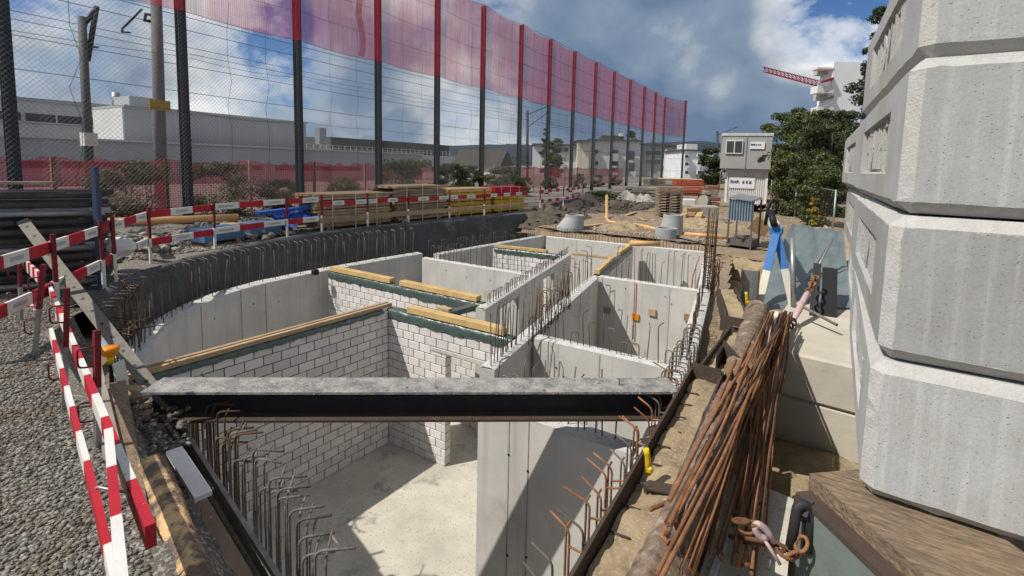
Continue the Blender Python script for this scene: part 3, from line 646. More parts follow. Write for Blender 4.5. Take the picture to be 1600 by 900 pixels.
# left wale: dirty timber/steel edge
lw = thing('edge_wale', 'dirty steel wale along the front left edge of the pit', 'beam', (-3.6, 1.5, 0))
q0 = P(500, 1010, WZ)+Vector((0, 0, -.09)); q1 = P(243, 606, WZ)+Vector((0, 0, -.09))
MB().bar(q0, q1, .03, .26, off=(.0, 0)).build('inner_flange', mat('cement_dirty_board', (.33,.295,.24), (.19,.165,.135), 7, .95, .8, 30, stain=(.36,.34,.31), stain_scale=5, stain_at=.6), lw)
MB().bar(q0, q1, .24, .016, off=(-.13, -.14)).build('web', 'waler', lw)
MB().bar(q0, q1, .02, .16, off=(-.26, -.20)).build('outer_flange', 'waler', lw)
# right wale
def wale(label, a, b, zt):
    t = thing('edge_wale', label, 'beam', a)
    a, b = Vector(a), Vector(b)
    MB().bar(a, b, .022, .30, off=(0, -.15)).build('inner_flange', 'waler', t)
    MB().bar(a, b, .28, .02, off=(.15, -.16)).build('web', 'waler', t)
    MB().bar(a, b, .022, .30, off=(.30, -.15)).build('outer_flange', 'waler', t)
    for k in range(1, 4):
        p = a.lerp(b, k/3.3); d = (b-a).normalized(); n = Vector((d.y, -d.x, 0))
    return t
rwa = wale('rusty brown wale with dirt in its channel along the right pit edge', P(885, 910, 0), P(1082, 572, 0)+Vector((0, .05, 0)), 0)
rwb = wale('farther rusty wale piece behind the stiffener plates on the right', P(1092, 566, 0)+Vector((.02, .05, -.03)), P(1142, 505, 0)+Vector((0, 0, -.03)), 0)
rwc = wale('far wale beam running to the earth bank at the right pit corner', P(1143, 500, 0)+Vector((-.06, .1, -.05)), P(1122, 442, 0)+Vector((0, 0, -.05)), 0)
def dirt(label, a, b, seed, w=.24, z=-.13):
    rr = random.Random(seed); a, b = Vector(a), Vector(b); d = (b-a).normalized(); n = Vector((d.y, -d.x, 0)); L = (b-a).length; k = int(L/.05); vs = []; fs = []; W = 7
    for i in range(k+1):
        for j in range(W): q = a+d*L*i/k+n*(.025+w*j/(W-1)); vs.append(Vector((q.x, q.y, z+.02*rr.random()+.035*fbm(q.x*8, q.y*5)+.03*j/(W-1)))-a)
    fs = [(i*W+j, (i+1)*W+j, (i+1)*W+j+1, i*W+j+1) for i in range(k) for j in range(W-1)]
    o = big_mesh('dirt_fill', vs, fs, 'bank', smooth=True); o.location = a; tag(o, label, 'dirt', kind='stuff')
dirt('dry dirt lying in the channel of the near right wale', P(885, 910, 0), P(1082, 572, 0), 3)
dirt('dry dirt lying in the channel of the farther right wale', P(1092, 566, 0), P(1142, 505, 0), 4)
dirt('dry dirt lying in the channel of the far wale', P(1143, 500, 0), P(1122, 442, 0), 5)
# stiffener / end plates between wale pieces and strut
for i, (px, py, sz, lab) in enumerate(((1100, 580, (.30, .02, .28), 'square steel end plate between the two right wale pieces'), (1122, 560, (.02, .34, .36), 'upright stiffener plate at the right wale joint'), (1142, 498, (.32, .02, .22), 'far end plate of the right wale'))):
    q = P(px, py, .0); b = MB(); b.box((q.x+.02, q.y, -.08), sz, rz=-.05); tag(b.build('steel_plate', 'beam' if i == 1 else 'waler', loc=(q.x, q.y, -.2)), lab, 'plate')
# small cleats across wale (short dowels in dirt)
for i in range(9):
    q = P(885, 910, 0).lerp(P(1082, 572, 0), .18+.085*i); b = MB(); b.tube([q+Vector((.02, 0, -.10)), q+Vector((.13+.05*rnd.random(), -.01, -.085))], .007, 6); b.build('dowel', 'waler', rwa)
# H pile stub at the corner
hp = thing('steel_pile', 'cut off steel pile standing in the earth at the right pit corner', 'pile', P(1168, 500, -.4))
q = P(1168, 490, -.35)
MB().box((q.x-.13, q.y, -.15), (.018, .24, 1.1), rz=.15).build('flange', 'waler', hp); MB().box((q.x+.13, q.y+.04, -.15), (.018, .24, 1.1), rz=.15).build('flange', 'waler', hp); MB().box((q.x, q.y+.02, -.15), (.25, .014, 1.1), rz=.15).build('web', 'galv', hp)
# yellow clips
for (px, py, z, lab, s) in ((1013, 728, .05, 'bright yellow plastic clip on the near right wale', 1.0), (1167, 470, .12, 'small yellow clip on the far steel pile', 1.1)):
    q = P(px, py, z); b = MB(); b.tube(arc_path([q+Vector((0, 0, -.06)), q+Vector((-.005, 0, .06*s)), q+Vector((-.02, -.01, .12*s))], .03), [.022]*7, 8); b.bbox(tuple(q+Vector((.01, .0, -.02))), (.05, .045, .05), .012); tag(b.build('yellow_clip', 'yellow', loc=q), lab, 'clip')
b = MB(); q = P(1013, 745, 0); b.bar(q+Vector((0, 0, -.05)), q+Vector((.02, .02, -.28)), .05, .05); b.bar(q+Vector((0, 0, -.06)), q+Vector((.24, .05, -.05)), .1, .012); tag(b.build('clamp_bracket', 'waler', loc=q), 'rusty bracket under the yellow clip at the near wale', 'bracket')

# near bent rebars beside the wales (part of the outer walls)
def bent(parent, base, tip, legz, m, horiz=None, rad=.05, r=.0078):
    p = [Vector((base.x, base.y, -1.15)), Vector((base.x, base.y, legz)), tip]; b = MB().tube(arc_path(p, rad, 4), r, 7)
    if horiz: b.tube([Vector((base.x, base.y, legz-.10)), horiz], r*.95, 7)
    o = b.build('rebar', m, parent); return o
a, bb = P(885, 910, 0), P(1082, 572, 0)
for i in range(19):
    q = a.lerp(bb, (i+.3)/19.5); jx = rnd.random(); base = q+Vector((-.13-.05*jx, (rnd.random()-.5)*.05, 0)); lz = -.16+.12*rnd.random()
    m = 'rustb' if rnd.random() < .65 else 'rebar'
    bent(rw, base, base+Vector((-.13-.10*rnd.random(), .02+.05*rnd.random(), lz+.04*rnd.random()+.02)), lz, m, horiz=q+Vector((-.01, -.02, -.10-.05*rnd.random())))
    if rnd.random() < .5: bent(rw, base+Vector((-.05, .06, 0)), base+Vector((-.04, .1, lz-.02)), lz-.04, m)
a, bb = P(455, 940, WZ), P(262, 634, WZ); a.z = bb.z = 0
for i in range(30):
    t = (i+.5)/30; q = a.lerp(bb, t); base = q+Vector((.05*(rnd.random()-.5), .13+.07*rnd.random(), 0)); lz = -.40+.26*rnd.random()
    m = 'rebarl' if t < .45 and rnd.random() < .75 else ('rust' if rnd.random() < .6 else 'rebar')
    bent(fw, base, base+Vector((.15+.08*rnd.random(), .05+.10*rnd.random(), lz+.03*rnd.random())), lz, m, rad=.06, r=.0085)
    if rnd.random() < .6: bent(fw, base+Vector((.06, .03, 0)), base+Vector((-.05, .16, lz+.0)), lz-.05, m, rad=.06)
# tangle at the corner of curved wall and near the strut's left end
for i in range(16):
    q = P(196+rnd.random()*26, 515+rnd.random()*30, TOP); bent(cw, Vector((q.x, q.y, 0)), Vector((q.x+.12*(rnd.random()-.3), q.y+.12*(rnd.random()-.5), .1+.1*rnd.random())), .05+.12*rnd.random(), 'rust')
for i in range(10):
    q = P(185+rnd.random()*30, 500+rnd.random()*30, -.05); d = Vector((rnd.random()-.5, rnd.random()-.5, .25*(rnd.random()-.5)))*.5; MB().tube([q-d, q+d+Vector((0, 0, .05))], .008, 6).build('rebar', 'rust', cw)
# column cage at the far right corner
cg = thing('rebar_cage', 'rusty rebar column cage standing at the far right pit corner', 'rebar cage', P(1105, 455, TOP))
q = P(1106, 452, TOP)
for dx, dy in ((-.09, -.1), (.09, -.1), (-.09, .1), (.09, .1), (0, -.12), (0, .12), (-.1, 0), (.1, 0)):
    MB().tube([q+Vector((dx, dy, -.1)), q+Vector((dx*.9+.02, dy, 1.65+.25*rnd.random()))], .012, 6).build('rebar', 'rust', cg)
for k in range(14):
    z = .05+.115*k; MB().tube([q+Vector((a_*.115, b_*.125, z+.01*rnd.random())) for a_, b_ in ((-1, -1), (1, -1), (1, 1), (-1, 1), (-1, -1))], .007, 5).build('stirrup', 'rust', cg)
for k in range(16):
    b0 = q+Vector((.1+.12*rnd.random(), -.6+.9*rnd.random(), .1)); place(None, 'rebar', cg, b0, mesh=RB['hooks', 'rust'], rot=((rnd.random()-.5)*.4, (rnd.random()-.5)*.4, rnd.random()*6))

# ================================================================== RIGHT SIDE: BLOCKS
def block(label, x0, y0, z0, sx, sy, sz, rz=0, recess=True, ch=.06, front_rough=True):
    """chamfered cast block; local origin at its left front lower corner, x right, y back"""
    t = thing('concrete_block', label, 'concrete block', (x0, y0, z0), 'cast concrete blocks of the stacked wall'); t.rotation_euler.z = rz
    bm = bmesh.new(); bmesh.ops.create_cube(bm, size=1)
    for v in bm.verts: v.co = Vector(((v.co.x+.5)*sx, (v.co.y+.5)*sy, (v.co.z+.5)*sz))
    bmesh.ops.bevel(bm, geom=[e for e in bm.edges], offset=ch, segments=1, affect='EDGES')
    bm.faces.ensure_lookup_table()
    for fc in bm.faces:     # the chamfers are rougher
        n = fc.normal; fc.material_index = 0 if max(abs(n.x), abs(n.y), abs(n.z)) > .98 else 1
    if recess:
        lf = min(bm.faces, key=lambda fc: fc.calc_center_median().x)
        geo = bmesh.ops.inset_individual(bm, faces=[lf], thickness=.14, use_even_offset=True)
        cy = sy/2
        for v in lf.verts: v.co.y = cy + (v.co.y-cy)*(min(1.9, sy*.62)/(sy-.4)); 
        ex = bmesh.ops.extrude_discrete_faces(bm, faces=[lf])['faces'][0]
        for v in ex.verts: v.co.x += .075; v.co.y = cy+(v.co.y-cy)*.955; v.co.z = sz/2+(v.co.z-sz/2)*.86
    rj = random.Random(len(label)+int(z0*100)); be = [e for e in bm.edges if e.calc_length() > .25 and len({f.material_index for f in e.link_faces}) == 2]
    for e in be: bmesh.ops.subdivide_edges(bm, edges=[e], cuts=max(2, int(e.calc_length()/.03)))
    for v in bm.verts:      # chipped arrises: move only within the plane of the big face
        if len(v.link_edges) == 2:
            mf = [f for f in v.link_faces if f.material_index == 0]; k = .014 if rj.random() < .10 else .004; dv = Vector((rj.random()-.5, rj.random()-.5, rj.random()-.5))*2*k
            n0 = mf[0].normal.copy() if mf else Vector((0, 0, 1)); ax = max(range(3), key=lambda i: abs(n0[i])); dv[ax] = 0; v.co += dv
    me = bpy.data.meshes.new('block_body'); bm.to_mesh(me); bm.free(); me.materials.append(M['block']); me.materials.append(M['blockrough'])
    o = bpy.data.objects.new('block_body', me); COL.objects.link(o); o.parent = t
    if recess:
        rr = random.Random(hash(label) % 1000); b = MB(); L = min(1.9, sy*.62); n = 7
        for i in range(n):      # rough cast letters, filled with mortar
            y0 = sy/2-L/2+.14+(L-.28)*i/n; w_ = (L-.28)/n*.72; h_ = sz*.40; zc = sz/2; X = .055
            pick = i % 4; st = lambda a0, c0, a1, c1, t=.045: b.bar((X+.012*rr.random(), y0+a0*w_, zc+(c0-.5)*h_), (X+.012*rr.random(), y0+a1*w_, zc+(c1-.5)*h_), .06+.02*rr.random(), t+.015*rr.random(), up=Vector((0, 1, 0)) if abs(c1-c0) > .5 else UPV)
            st(0, 0, 0, 1)
            if pick == 0: st(0, .5, 1, 1); st(0, .5, 1, 0)
            if pick == 1: st(0, 1, 1, 1); st(0, .5, .8, .5); st(0, 0, 1, 0)
            if pick == 2: st(1, 0, 1, 1); st(0, .55, 1, .55)
            if pick == 3: st(0, 1, 1, 0); st(1, 0, 1, 1)
        me = mesh_of(b, 'relief_letters', 'blockrough'); ro = bpy.data.objects.new('relief_letters', me); COL.objects.link(ro); ro.parent = t
    return t
BZ = [.345, 1.12, 1.90, 2.70, 3.50]
rot = [-.075, -.035, 0, .012]; xs = [.335, .36, .385, .42]; ysb = [3.05, 3.07, 3.08, 3.15]
nm = ['lowest', 'second lowest', 'third', 'topmost']
for r in range(4):
    sz = BZ[r+1]-BZ[r]-.012
    block(f'{nm[r]} cast concrete block of the near corner column on the right', xs[r], ysb[r], BZ[r], 1.6, 3.18, sz, rot[r]*.5)
    if r < 3: block(f'{nm[r]} concrete block of the rear column behind the near blocks', xs[r]+.02+ (3.2*rot[r]*-.5), ysb[r]+3.21, BZ[r]+.004, 1.6, 3.18, sz-.01, rot[r]*.5)
# ledge blocks below
led = []
for k, (z1, z0, x0, yy, lab) in enumerate(((-.2, -.79, -.33, 6.72, 'upper wide concrete ledge block behind the rebar bundle'), (-.80, -1.42, -.30, 6.74, 'lower wide concrete ledge block behind the rebar bundle'))):
    t = thing('ledge_block', lab, 'concrete block', (x0, yy, z0)); MB().bbox((x0+1.0, yy+1.6, (z0+z1)/2), (2.0, 3.2, z1-z0), .03, rz=-.09).build('block_body', mat('ledge_concrete', (.53,.49,.40), (.43,.40,.33), 2, .92, .2, 60, stain=(.36,.335,.28), stain_scale=1.4, stain_at=.6), t)
# dirt bottom in front of the ledge and low concrete footing
grid('trench_bottom', -.75, 2.6, 3.6, 7.2, 40, 60, lambda x, y: -1.38+.05*fbm(x*3, y*3), 'bank')
ft = thing('concrete_footing', 'pale concrete footing under the rebar bundle at the bottom edge', 'concrete slab', (-.1, 2.5, -.9))
MB().prism([(-.52, 1.0), (1.75, 1.0), (1.75, 3.98), (-.42, 4.28)], -1.05, -.53).build('slab_body', 'floor', ft)
MB().bar((-.50, 1.2, -.51), (-.36, 3.4, -.51), .035, .03).build('white_edge_strip', 'white', ft)
# dark side under the wale on the right
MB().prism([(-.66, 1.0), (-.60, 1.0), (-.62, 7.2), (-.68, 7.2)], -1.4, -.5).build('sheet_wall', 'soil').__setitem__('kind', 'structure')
# timber sleeper and green rusty steel beam under the blocks
sl = thing('timber_sleeper', 'thick weathered timber beam carrying the concrete blocks', 'timber', (.2, 3.1, 0))
d = Vector((.64, -.77, 0)); n = Vector((.77, .64, 0)); c0 = Vector((.10, 3.13, .335))
MB().bar(c0+n*.30+Vector((0, 0, -.11)), c0+n*.30+d*2.4+Vector((0, 0, -.11)), .60, .22).build('beam_body', 'sleeper', sl)
sb_ = thing('green_steel_beam', 'green painted rusty steel beam beneath the timber at the lower right', 'beam', (.1, 3.0, 0))
e0 = c0-n*.03+Vector((.0, -.03, 0))
gm = mat('green_rusty_paint', (.16,.19,.165), (.11,.135,.12), 3, .7, .2, 40, stain=(.10,.052,.032), stain_scale=4, stain_at=.60)
MB().bar(e0+Vector((0, 0, -.105)), e0+d*2.4+Vector((0, 0, -.105)), .10, .03).build('top_flange', 'waler', sb_)
MB().bar(e0+Vector((0, 0, -.50)), e0+d*2.4+Vector((0, 0, -.50)), .02, .77, off=(.03, 0)).build('web', gm, sb_)
MB().bar(e0+Vector((0, 0, -.50)), e0+d*.03+Vector((0, 0, -.50)), .06, .76, off=(.03, 0)).build('end_plate', 'waler', sb_)
De = (e0-CAM).dot(_F)-.10; lug = [PD(1262, 862, De), PD(1268, 800, De), PD(1258, 787, De), PD(1246, 791, De), PD(1234, 862, De)]
MB().tube(arc_path(lug, .03), .027, 10).build('lifting_lug', 'beam', sb_)
MB().bar(PD(1258, 792, De), e0+d*.06+Vector((0, 0, -.2)), .05, .10).build('lug_plate', 'beam', sb_)
# chain from the lug to the pink hook
ch = thing('chain', 'rusty chain with a pink hook hanging from the lug of the green beam', 'chain', P(1235, 835, 0))
def link(c, d, roll, L=.085, w=.045, r=.0105):
    d = d.normalized(); s = d.cross(UPV).normalized(); u = s.cross(d); s = s*math.cos(roll)+u*math.sin(roll); pts = []
    for k in range(17):
        t = 2*math.pi*k/16; pts.append(c+d*(math.cos(t)*L/2*(1.0))+s*(math.sin(t)*w/2*(1.25 if abs(math.cos(t)) < .8 else 1)))
    return MB().tube(pts, r, 7, cap=False)
lp = [PD(1252, 850, De-.04), PD(1240, 868, De-.04), PD(1226, 862, De-.02), PD(1214, 852, De)]
for i in range(4): link(lp[i], (lp[min(i+1, 3)]-lp[max(i-1, 0)]), (i % 2)*1.57+.4).build('link', 'rustb', ch)
hk = [PD(1210, 846, De), PD(1196, 826, De), PD(1184, 818, De), PD(1178, 824, De), PD(1186, 838, De), PD(1198, 842, De)]
pink = mat('pink_paint', (.52, .37, .37), (.42, .28, .28), 12, .5)
MB().tube(arc_path(hk, .04), .019, 9).build('hook', pink, ch)
MB().tube([PD(1190, 836, De), PD(1219, 882, De-.05)], .010, 7).build('hook_lever', pink, ch)
for i in range(3):
    c = PD(1176-9*i, 818-i*2+8*(i % 2), De+.02); link(c, Vector((1, .2, .2)), (i % 2)*1.57+.3).build('link', 'rustb', ch)
# upper chain tensioner along the ledge
ct = thing('chain_tensioner', 'dirty pink load binder with chain running past the ledge block', 'load binder', P(1245, 470, 0))
pa, pb = PD(1240, 500, 7.0), PD(1275, 432, 7.9)
MB().tube([pa, lerp(pa, pb, .25), lerp(pa, pb, .55), lerp(pa, pb, .6)], [.035, .05, .045, .03], 10).build('binder_body', pink, ct)
MB().tube([lerp(pa, pb, .3), PD(1308, 508, 6.7)], .022, 8).build('binder_handle', 'alum', ct)
for i in range(5): link(lerp(pa, pb, .65+.08*i), pb-pa, (i % 2)*1.57, .13, .07, .018).build('link', 'rustb', ct)
for i in range(2): link(PD(1240-4*i, 503+i*5, 6.95), Vector((.2, -.3, -.7)), (i % 2)*1.57, .10, .06, .014).build('link', 'rust', ct)
# round log between wale and rebar bundle
def log(name, label, pts, r, m, seed, n=18, cat='log'):
    rr = random.Random(seed); c = Vector(pts[0]); P_ = dens([Vector(p) for p in pts], .035); vs = []; fs = []; k = len(P_)
    for i, p in enumerate(P_):
        d = (P_[min(i+1, k-1)]-P_[max(0, i-1)]).normalized(); a = d.cross(UPV).normalized(); b = a.cross(d)
        for j in range(n):
            t = 2*math.pi*j/n; q = r*(1+.10*(rr.random()-.5)+.06*math.sin(3*t+i*.08)+.05*fbm(i*.11, t*2)); vs.append(p+(a*math.cos(t)+b*math.sin(t))*q-c)
    fs = [(i*n+j, i*n+(j+1) % n, (i+1)*n+(j+1) % n, (i+1)*n+j) for i in range(k-1) for j in range(n)]
    t = thing(name, label, cat, c); o = big_mesh('trunk', vs, fs, m, parent=t)
    for e in (0, k-1):
        mb = MB(); mb.add([Vector(v)+c for v in vs[e*n:(e+1)*n]], [tuple(range(n))]); mb.build('cut_end', 'timber', t)
    return t
log('round_log', 'long cracked round log lying along the right wale', [(-.56, 1.75, -.03), (-.50, 4.75, -.03)], .135, 'bark', 3)
log('round_log', 'second round log farther along the wale below the trestle', [(-.52, 5.35, -.06), (-.62, 8.2, -.10)], .16, 'bark', 4)
MB_ = MB(); MB_.bar(P(1082, 560, .0)+Vector((.25, .35, 0)), P(1140, 610, -.1)+Vector((.1, .35, 0)), .02, .34); tag(MB_.build('steel_gusset', 'waler', loc=(-.6, 5.1, -.1)), 'bent rusty gusset plate between the two logs', 'plate')
# loose rebar bundle
tops = [(1205+rnd.random()*36, 478+rnd.random()*30) for _ in range(44)]
for i in range(44):
    t = i/43.; tx = 1196+42*t+4*(rnd.random()-.5); ty = 492+14*(rnd.random()-.5)
    bx = 1030+165*rnd.random(); by = 770+140*rnd.random(); bx += (by-860)*-.2
    p0 = PD(tx, ty, 6.3+1.1*rnd.random()); z1 = .14-(bx-1040)/140*.58+.10*rnd.random()
    p3 = P(bx, by, z1); m1 = p0.lerp(p3, .42)+Vector((.14*(rnd.random()-.5), 0, .06*(rnd.random()-.6))); m2 = p0.lerp(p3, .75)+Vector((.10*(rnd.random()-.5), 0, .05*(rnd.random()-.6)))
    pth = arc_path([p0, m1, m2, p3], .5, 6)
    if rnd.random() < .35: pth += [p3+Vector((.05*(rnd.random()-.3), -.06, -.02)), p3+Vector((.12*(rnd.random()-.2), -.08, .08*(rnd.random()-.4)))]
    b = MB().tube(pth, .0085+.005*rnd.random(), 7)
    tag(b.build('loose_rebar', 'rustb' if rnd.random() < .75 else 'rust', loc=p3), 'rusty bar in the loose bundle of rebars leaning over the right wale', 'rebar', 'loose rebar bundle')
for (a_, b_, c_, lab) in (((1150, 562), (1083, 720), (1075, 750), 'single thin rebar lying across the near round log'), ((1075, 772), (1018, 795), (1015, 797), 'short rebar stub pointing over the log towards the yellow clip'), ((1150, 845), (1202, 852), (1203, 854), 'short ribbed rebar end lying on the footing'), ((1140, 838), (1190, 845), (1192, 846), 'second ribbed rebar end lying on the footing'), ((1085, 830), (1082, 893), (1090, 897), 'bent rebar end standing on the footing at the bottom edge')):
    p = [PD(*a_, 3.1 if a_[1] > 700 else 4.6), PD(*b_, 2.9 if b_[1] > 760 else 3.4), PD(*c_, 2.9 if c_[1] > 760 else 3.35)]
    tag(MB().tube(arc_path(p, .05), .014, 7).build('loose_rebar', 'rustb', loc=p[2]), lab, 'rebar')
pl = PD(1187, 600, 5.0), PD(1200, 530, 5.9), PD(1214, 488, 6.6)
tag(MB().bar(pl[0], pl[1], .05, .03).bar(pl[1], pl[2], .05, .03).build('pale_batten', 'cream', loc=pl[0]), 'pale bent batten on the left side of the rebar bundle', 'batten')

# trestle (blue and cream A-frame) with its beam and black handle
tr = thing('a_frame_trestle', 'blue and cream painted A-frame trestle on the right wale', 'trestle', P(1205, 478, -.1))
ap = PD(1213, 362, 8.6)
for (lx, ly, dd) in ((1184, 482, 8.3), (1238, 474, 8.45)):
    ft_ = PD(lx, ly, dd); mid_ = ap.lerp(ft_, .52); tp_ = ap+(ap-ft_)*0.0
    lg = MB().bar(tp_, mid_, .13, .09, up=Vector((0, -1, .2)), mi=0).bar(mid_, ft_, .125, .088, up=Vector((0, -1, .2)), mi=1); lg.build('leg', ['blue', 'cream'], tr)
MB().bbox(tuple(ap+Vector((0, 0, .02))), (.22, .13, .14), .02).build('head', 'blue', tr)
MB().bar(ap+Vector((0, .05, .05)), PD(1199, 336, 11.5), .14, .14).build('ridge_beam', 'cream', tr)
MB().tube([PD(1210, 352, 8.5), PD(1204, 330, 8.7)], .06, 10).build('tube_grip', 'dark', tr)
hl = [PD(1196, 352, 8.8), PD(1200, 324, 8.8), PD(1205, 314, 8.8), PD(1213, 313, 8.8), PD(1216, 318, 8.8), PD(1211, 335, 8.8)]
MB().tube(arc_path(hl, .05), .03, 8).build('handle', 'dark', tr)
# grey sheet on the earth slope, pole, frame for the dark opening
def cloth(name, label, cat, corners, nu, nv, amp, m, seed):
    rr = random.Random(seed); a, b, c, d = corners; vs = []; o = a.copy()
    for j in range(nv+1):
        for i in range(nu+1):
            u, v = i/nu, j/nv; q = (a*(1-u)+b*u)*(1-v)+(d*(1-u)+c*u)*v; q = q+Vector((0, 0, amp*(fbm(u*9+seed, v*6)+.5*math.sin(u*31+v*9)*.4)+amp*.25*rr.random())); vs.append(q-o)
    fs = [(j*(nu+1)+i, j*(nu+1)+i+1, (j+1)*(nu+1)+i+1, (j+1)*(nu+1)+i) for j in range(nv) for i in range(nu)]
    ob = big_mesh(name, vs, fs, m, smooth=True); ob.location = o; return tag(ob, label, cat)
cloth('plastic_sheet', 'grey blue plastic sheet covering the earth slope behind the trestle', 'sheet', (PD(1168, 488, 8.3), PD(1330, 480, 8.0), PD(1318, 362, 12.2), PD(1238, 350, 12.2)), 50, 40, .035, 'sheet', 2)
tag(MB().tube([PD(1240, 480, 8.1), PD(1238, 372, 8.3)], .045, 10).build('steel_pole', 'galv', loc=PD(1240, 480, 8.1)), 'upright dark steel pole beside the trestle', 'pole')
tag(MB().tube([PD(1258, 455, 9.2), PD(1300, 375, 9.4)], .02, 8).tube([PD(1225, 490, 9), PD(1300, 372, 9.6)], .03, 8).build('thin_pole', 'galv', loc=PD(1258, 455, 9.2)), 'pair of thin metal poles leaning on the grey sheet', 'pole')
bf = thing('dark_opening_frame', 'dark panel frame leaning on the blocks above the ledge', 'frame', PD(1282, 505, 7.4))
MB().bar(PD(1270, 505, 7.6), PD(1277, 415, 8.4), .12, .12).build('post', 'beam', bf)
MB().bar(PD(1294, 512, 7.5), PD(1297, 420, 8.3), .22, .05).build('panel', 'dark', bf)  # black panel added to stand for the shade of the opening behind
MB().bar(PD(1265, 508, 7.6), PD(1312, 520, 7.2), .12, .10).build('base_bar', 'waler', bf)
# earth bank right of the pit
def bank(label, pts_top, pts_bot, seed, name='earth_bank'):
    rr = random.Random(seed); vs = []; fs = []; cols = []
    for (a, b), (c, d) in zip(zip(pts_top, pts_top[1:]), zip(pts_bot, pts_bot[1:])):
        a, b, c, d = map(Vector, (a, b, c, d)); k = max(2, int((b-a).length/.1)); cols += [(a.lerp(b, i/k), c.lerp(d, i/k)) for i in range(k)]
    cols.append((Vector(pts_top[-1]), Vector(pts_bot[-1]))); H = 14
    for t, b in cols:
        for j in range(H+1): q = t.lerp(b, j/H); k = .09*(rr.random()-.5)*(0.3 if j == 0 else 1); vs.append(q+Vector((k, .12*(rr.random()-.5)+.06*fbm(q.x*5, q.z*6), .05*(rr.random()-.5))))
    W = H+1; fs = [(i*W+j, (i+1)*W+j, (i+1)*W+j+1, i*W+j+1) for i in range(len(cols)-1) for j in range(H)]
    o = big_mesh(name, vs, fs, 'bank', smooth=False); tag(o, kind='structure')
bank('', [(-3.0, 17.0, FAR), (-2.4, 15.25, FAR), (-1.55, 15.0, FAR+.02), (-.7, 14.65, FAR), (.4, 14.2, FAR+.03), (1.7, 13.6, FAR)], [(-2.7, 16.4, -1.5), (-2.15, 14.7, -1.35), (-1.5, 14.3, -1.3), (-.7, 14.0, -1.25), (.4, 13.5, -1.1), (1.7, 12.9, -.9)], 3)
def sstep(a, b, x): t = max(0, min(1, (x-a)/(b-a))); return t*t*(3-2*t)
grid('earth_slope', -2.6, 1.8, 7.4, 15.0, 60, 90, lambda x, y: -1.12+.08*fbm(x*2, y*2)+.3*sstep(-.5, .9, x), 'bank', inside=lambda x, y: x > (-2.92+(16.2-y)*.1645 if y > 10.85 else -2.04+(10.85-y)*.128)+.25)
# ================================================================== TALL SAFETY FENCE
FX = -16.8
py_ = [3.55, 7.28, 11.08, 14.9, 18.73, 22.6, 26.7, 30.6, 34.6, 38.9, 43.3, 47.9, 52.6, 57.0, 61.2]
posts = [Vector((FX, y, 0)) for y in py_]; corner = Vector((-15.2, 65.2, 0)); posts.append(corner)
ZR, ZT = 6.44, 11.05
fe = thing('safety_fence', 'tall fence of dark steel posts with wire netting and a red upper net', 'fence', (FX, 30, 0))
post_mb = MB(); post_mb.box((.10, 0, ZT/2), (.024, .22, ZT)); post_mb.box((-.10, 0, ZT/2), (.024, .22, ZT)); post_mb.box((0, 0, ZT/2), (.172, .018, ZT)); POST = mesh_of(post_mb, 'post', 'steel')
base_mb = MB().box((0, 0, .015), (.5, .5, .03)); BASE = mesh_of(base_mb, 'base_plate', 'steel')
for p in posts:
    o = place(None, 'post', fe, p, mesh=POST, rz=1.5708 if p is corner else 0)
    b = bpy.data.objects.new('base_plate', BASE); COL.objects.link(b); b.parent = o
wire = mat('net_cord', (.23,.23,.235), (.15,.15,.155), 3, .7)
rope = mat('fence_rope', (.05,.05,.055), None, 3, .8)
def weave(nt, noise):
    tc = N(nt, 'ShaderNodeNewGeometry'); sx = N(nt, 'ShaderNodeSeparateXYZ'); nt.links.new(tc.outputs['Position'], sx.inputs[0])
    a = math_node(nt, 'SINE', math_node(nt, 'MULTIPLY', sx.outputs[2], 95.0)); b = math_node(nt, 'SINE', math_node(nt, 'MULTIPLY', sx.outputs[1], 95.0))
    k = math_node(nt, 'MULTIPLY_ADD', math_node(nt, 'MAXIMUM', a, b), .10, .46); mpn = N(nt, 'ShaderNodeMapping'); mpn.inputs['Scale'].default_value = (1, 2.2, .18); nt.links.new(tc.outputs['Position'], mpn.inputs[0]); n = math_node(nt, 'ADD', math_node(nt, 'MULTIPLY_ADD', noise(.8), .30, -.15), math_node(nt, 'MULTIPLY_ADD', noise(2.0, 5, .6, mpn.outputs[0]), .42, -.21))
    return math_node(nt, 'ADD', k, n, clamp=True)
rednet = mat('red_net_fabric', (.50,.05,.07), (.42,.045,.06), 2, .8, alpha=weave, trans=.5)
def netting(a, b, z0, z1, sp, ang, r, name, m, parent):
    d = (b-a); L = d.length; d = d/L; H = z1-z0; k = H/math.tan(ang); vs = []; fs = []
    n = Vector((d.y, -d.x, 0))
    for sgn in (1, -1):
        x = -k
        while x < L:
            # line from (x,0) to (x+k,H), clipped to [0,L]
            s0, s1 = max(x, 0), min(x+k, L)
            if s1-s0 > .02:
                h0, h1 = (s0-x)/k*H, (s1-x)/k*H
                p0 = a+d*(s0 if sgn > 0 else L-s0)+Vector((0, 0, z0+h0)); p1 = a+d*(s1 if sgn > 0 else L-s1)+Vector((0, 0, z0+h1))
                dd = (p1-p0).normalized(); s = dd.cross(n); o = len(vs)
                for p in (p0, p1):
                    for t in range(3): th = 2.0944*t; vs.append(p+(n*math.cos(th)+s*math.sin(th))*r)
                fs += [(o, o+1, o+4, o+3), (o+1, o+2, o+5, o+4), (o+2, o, o+3, o+5)]
            x += sp
    o0 = org(parent); return big_mesh(name, [v-o0 for v in vs], fs, m, parent=parent)
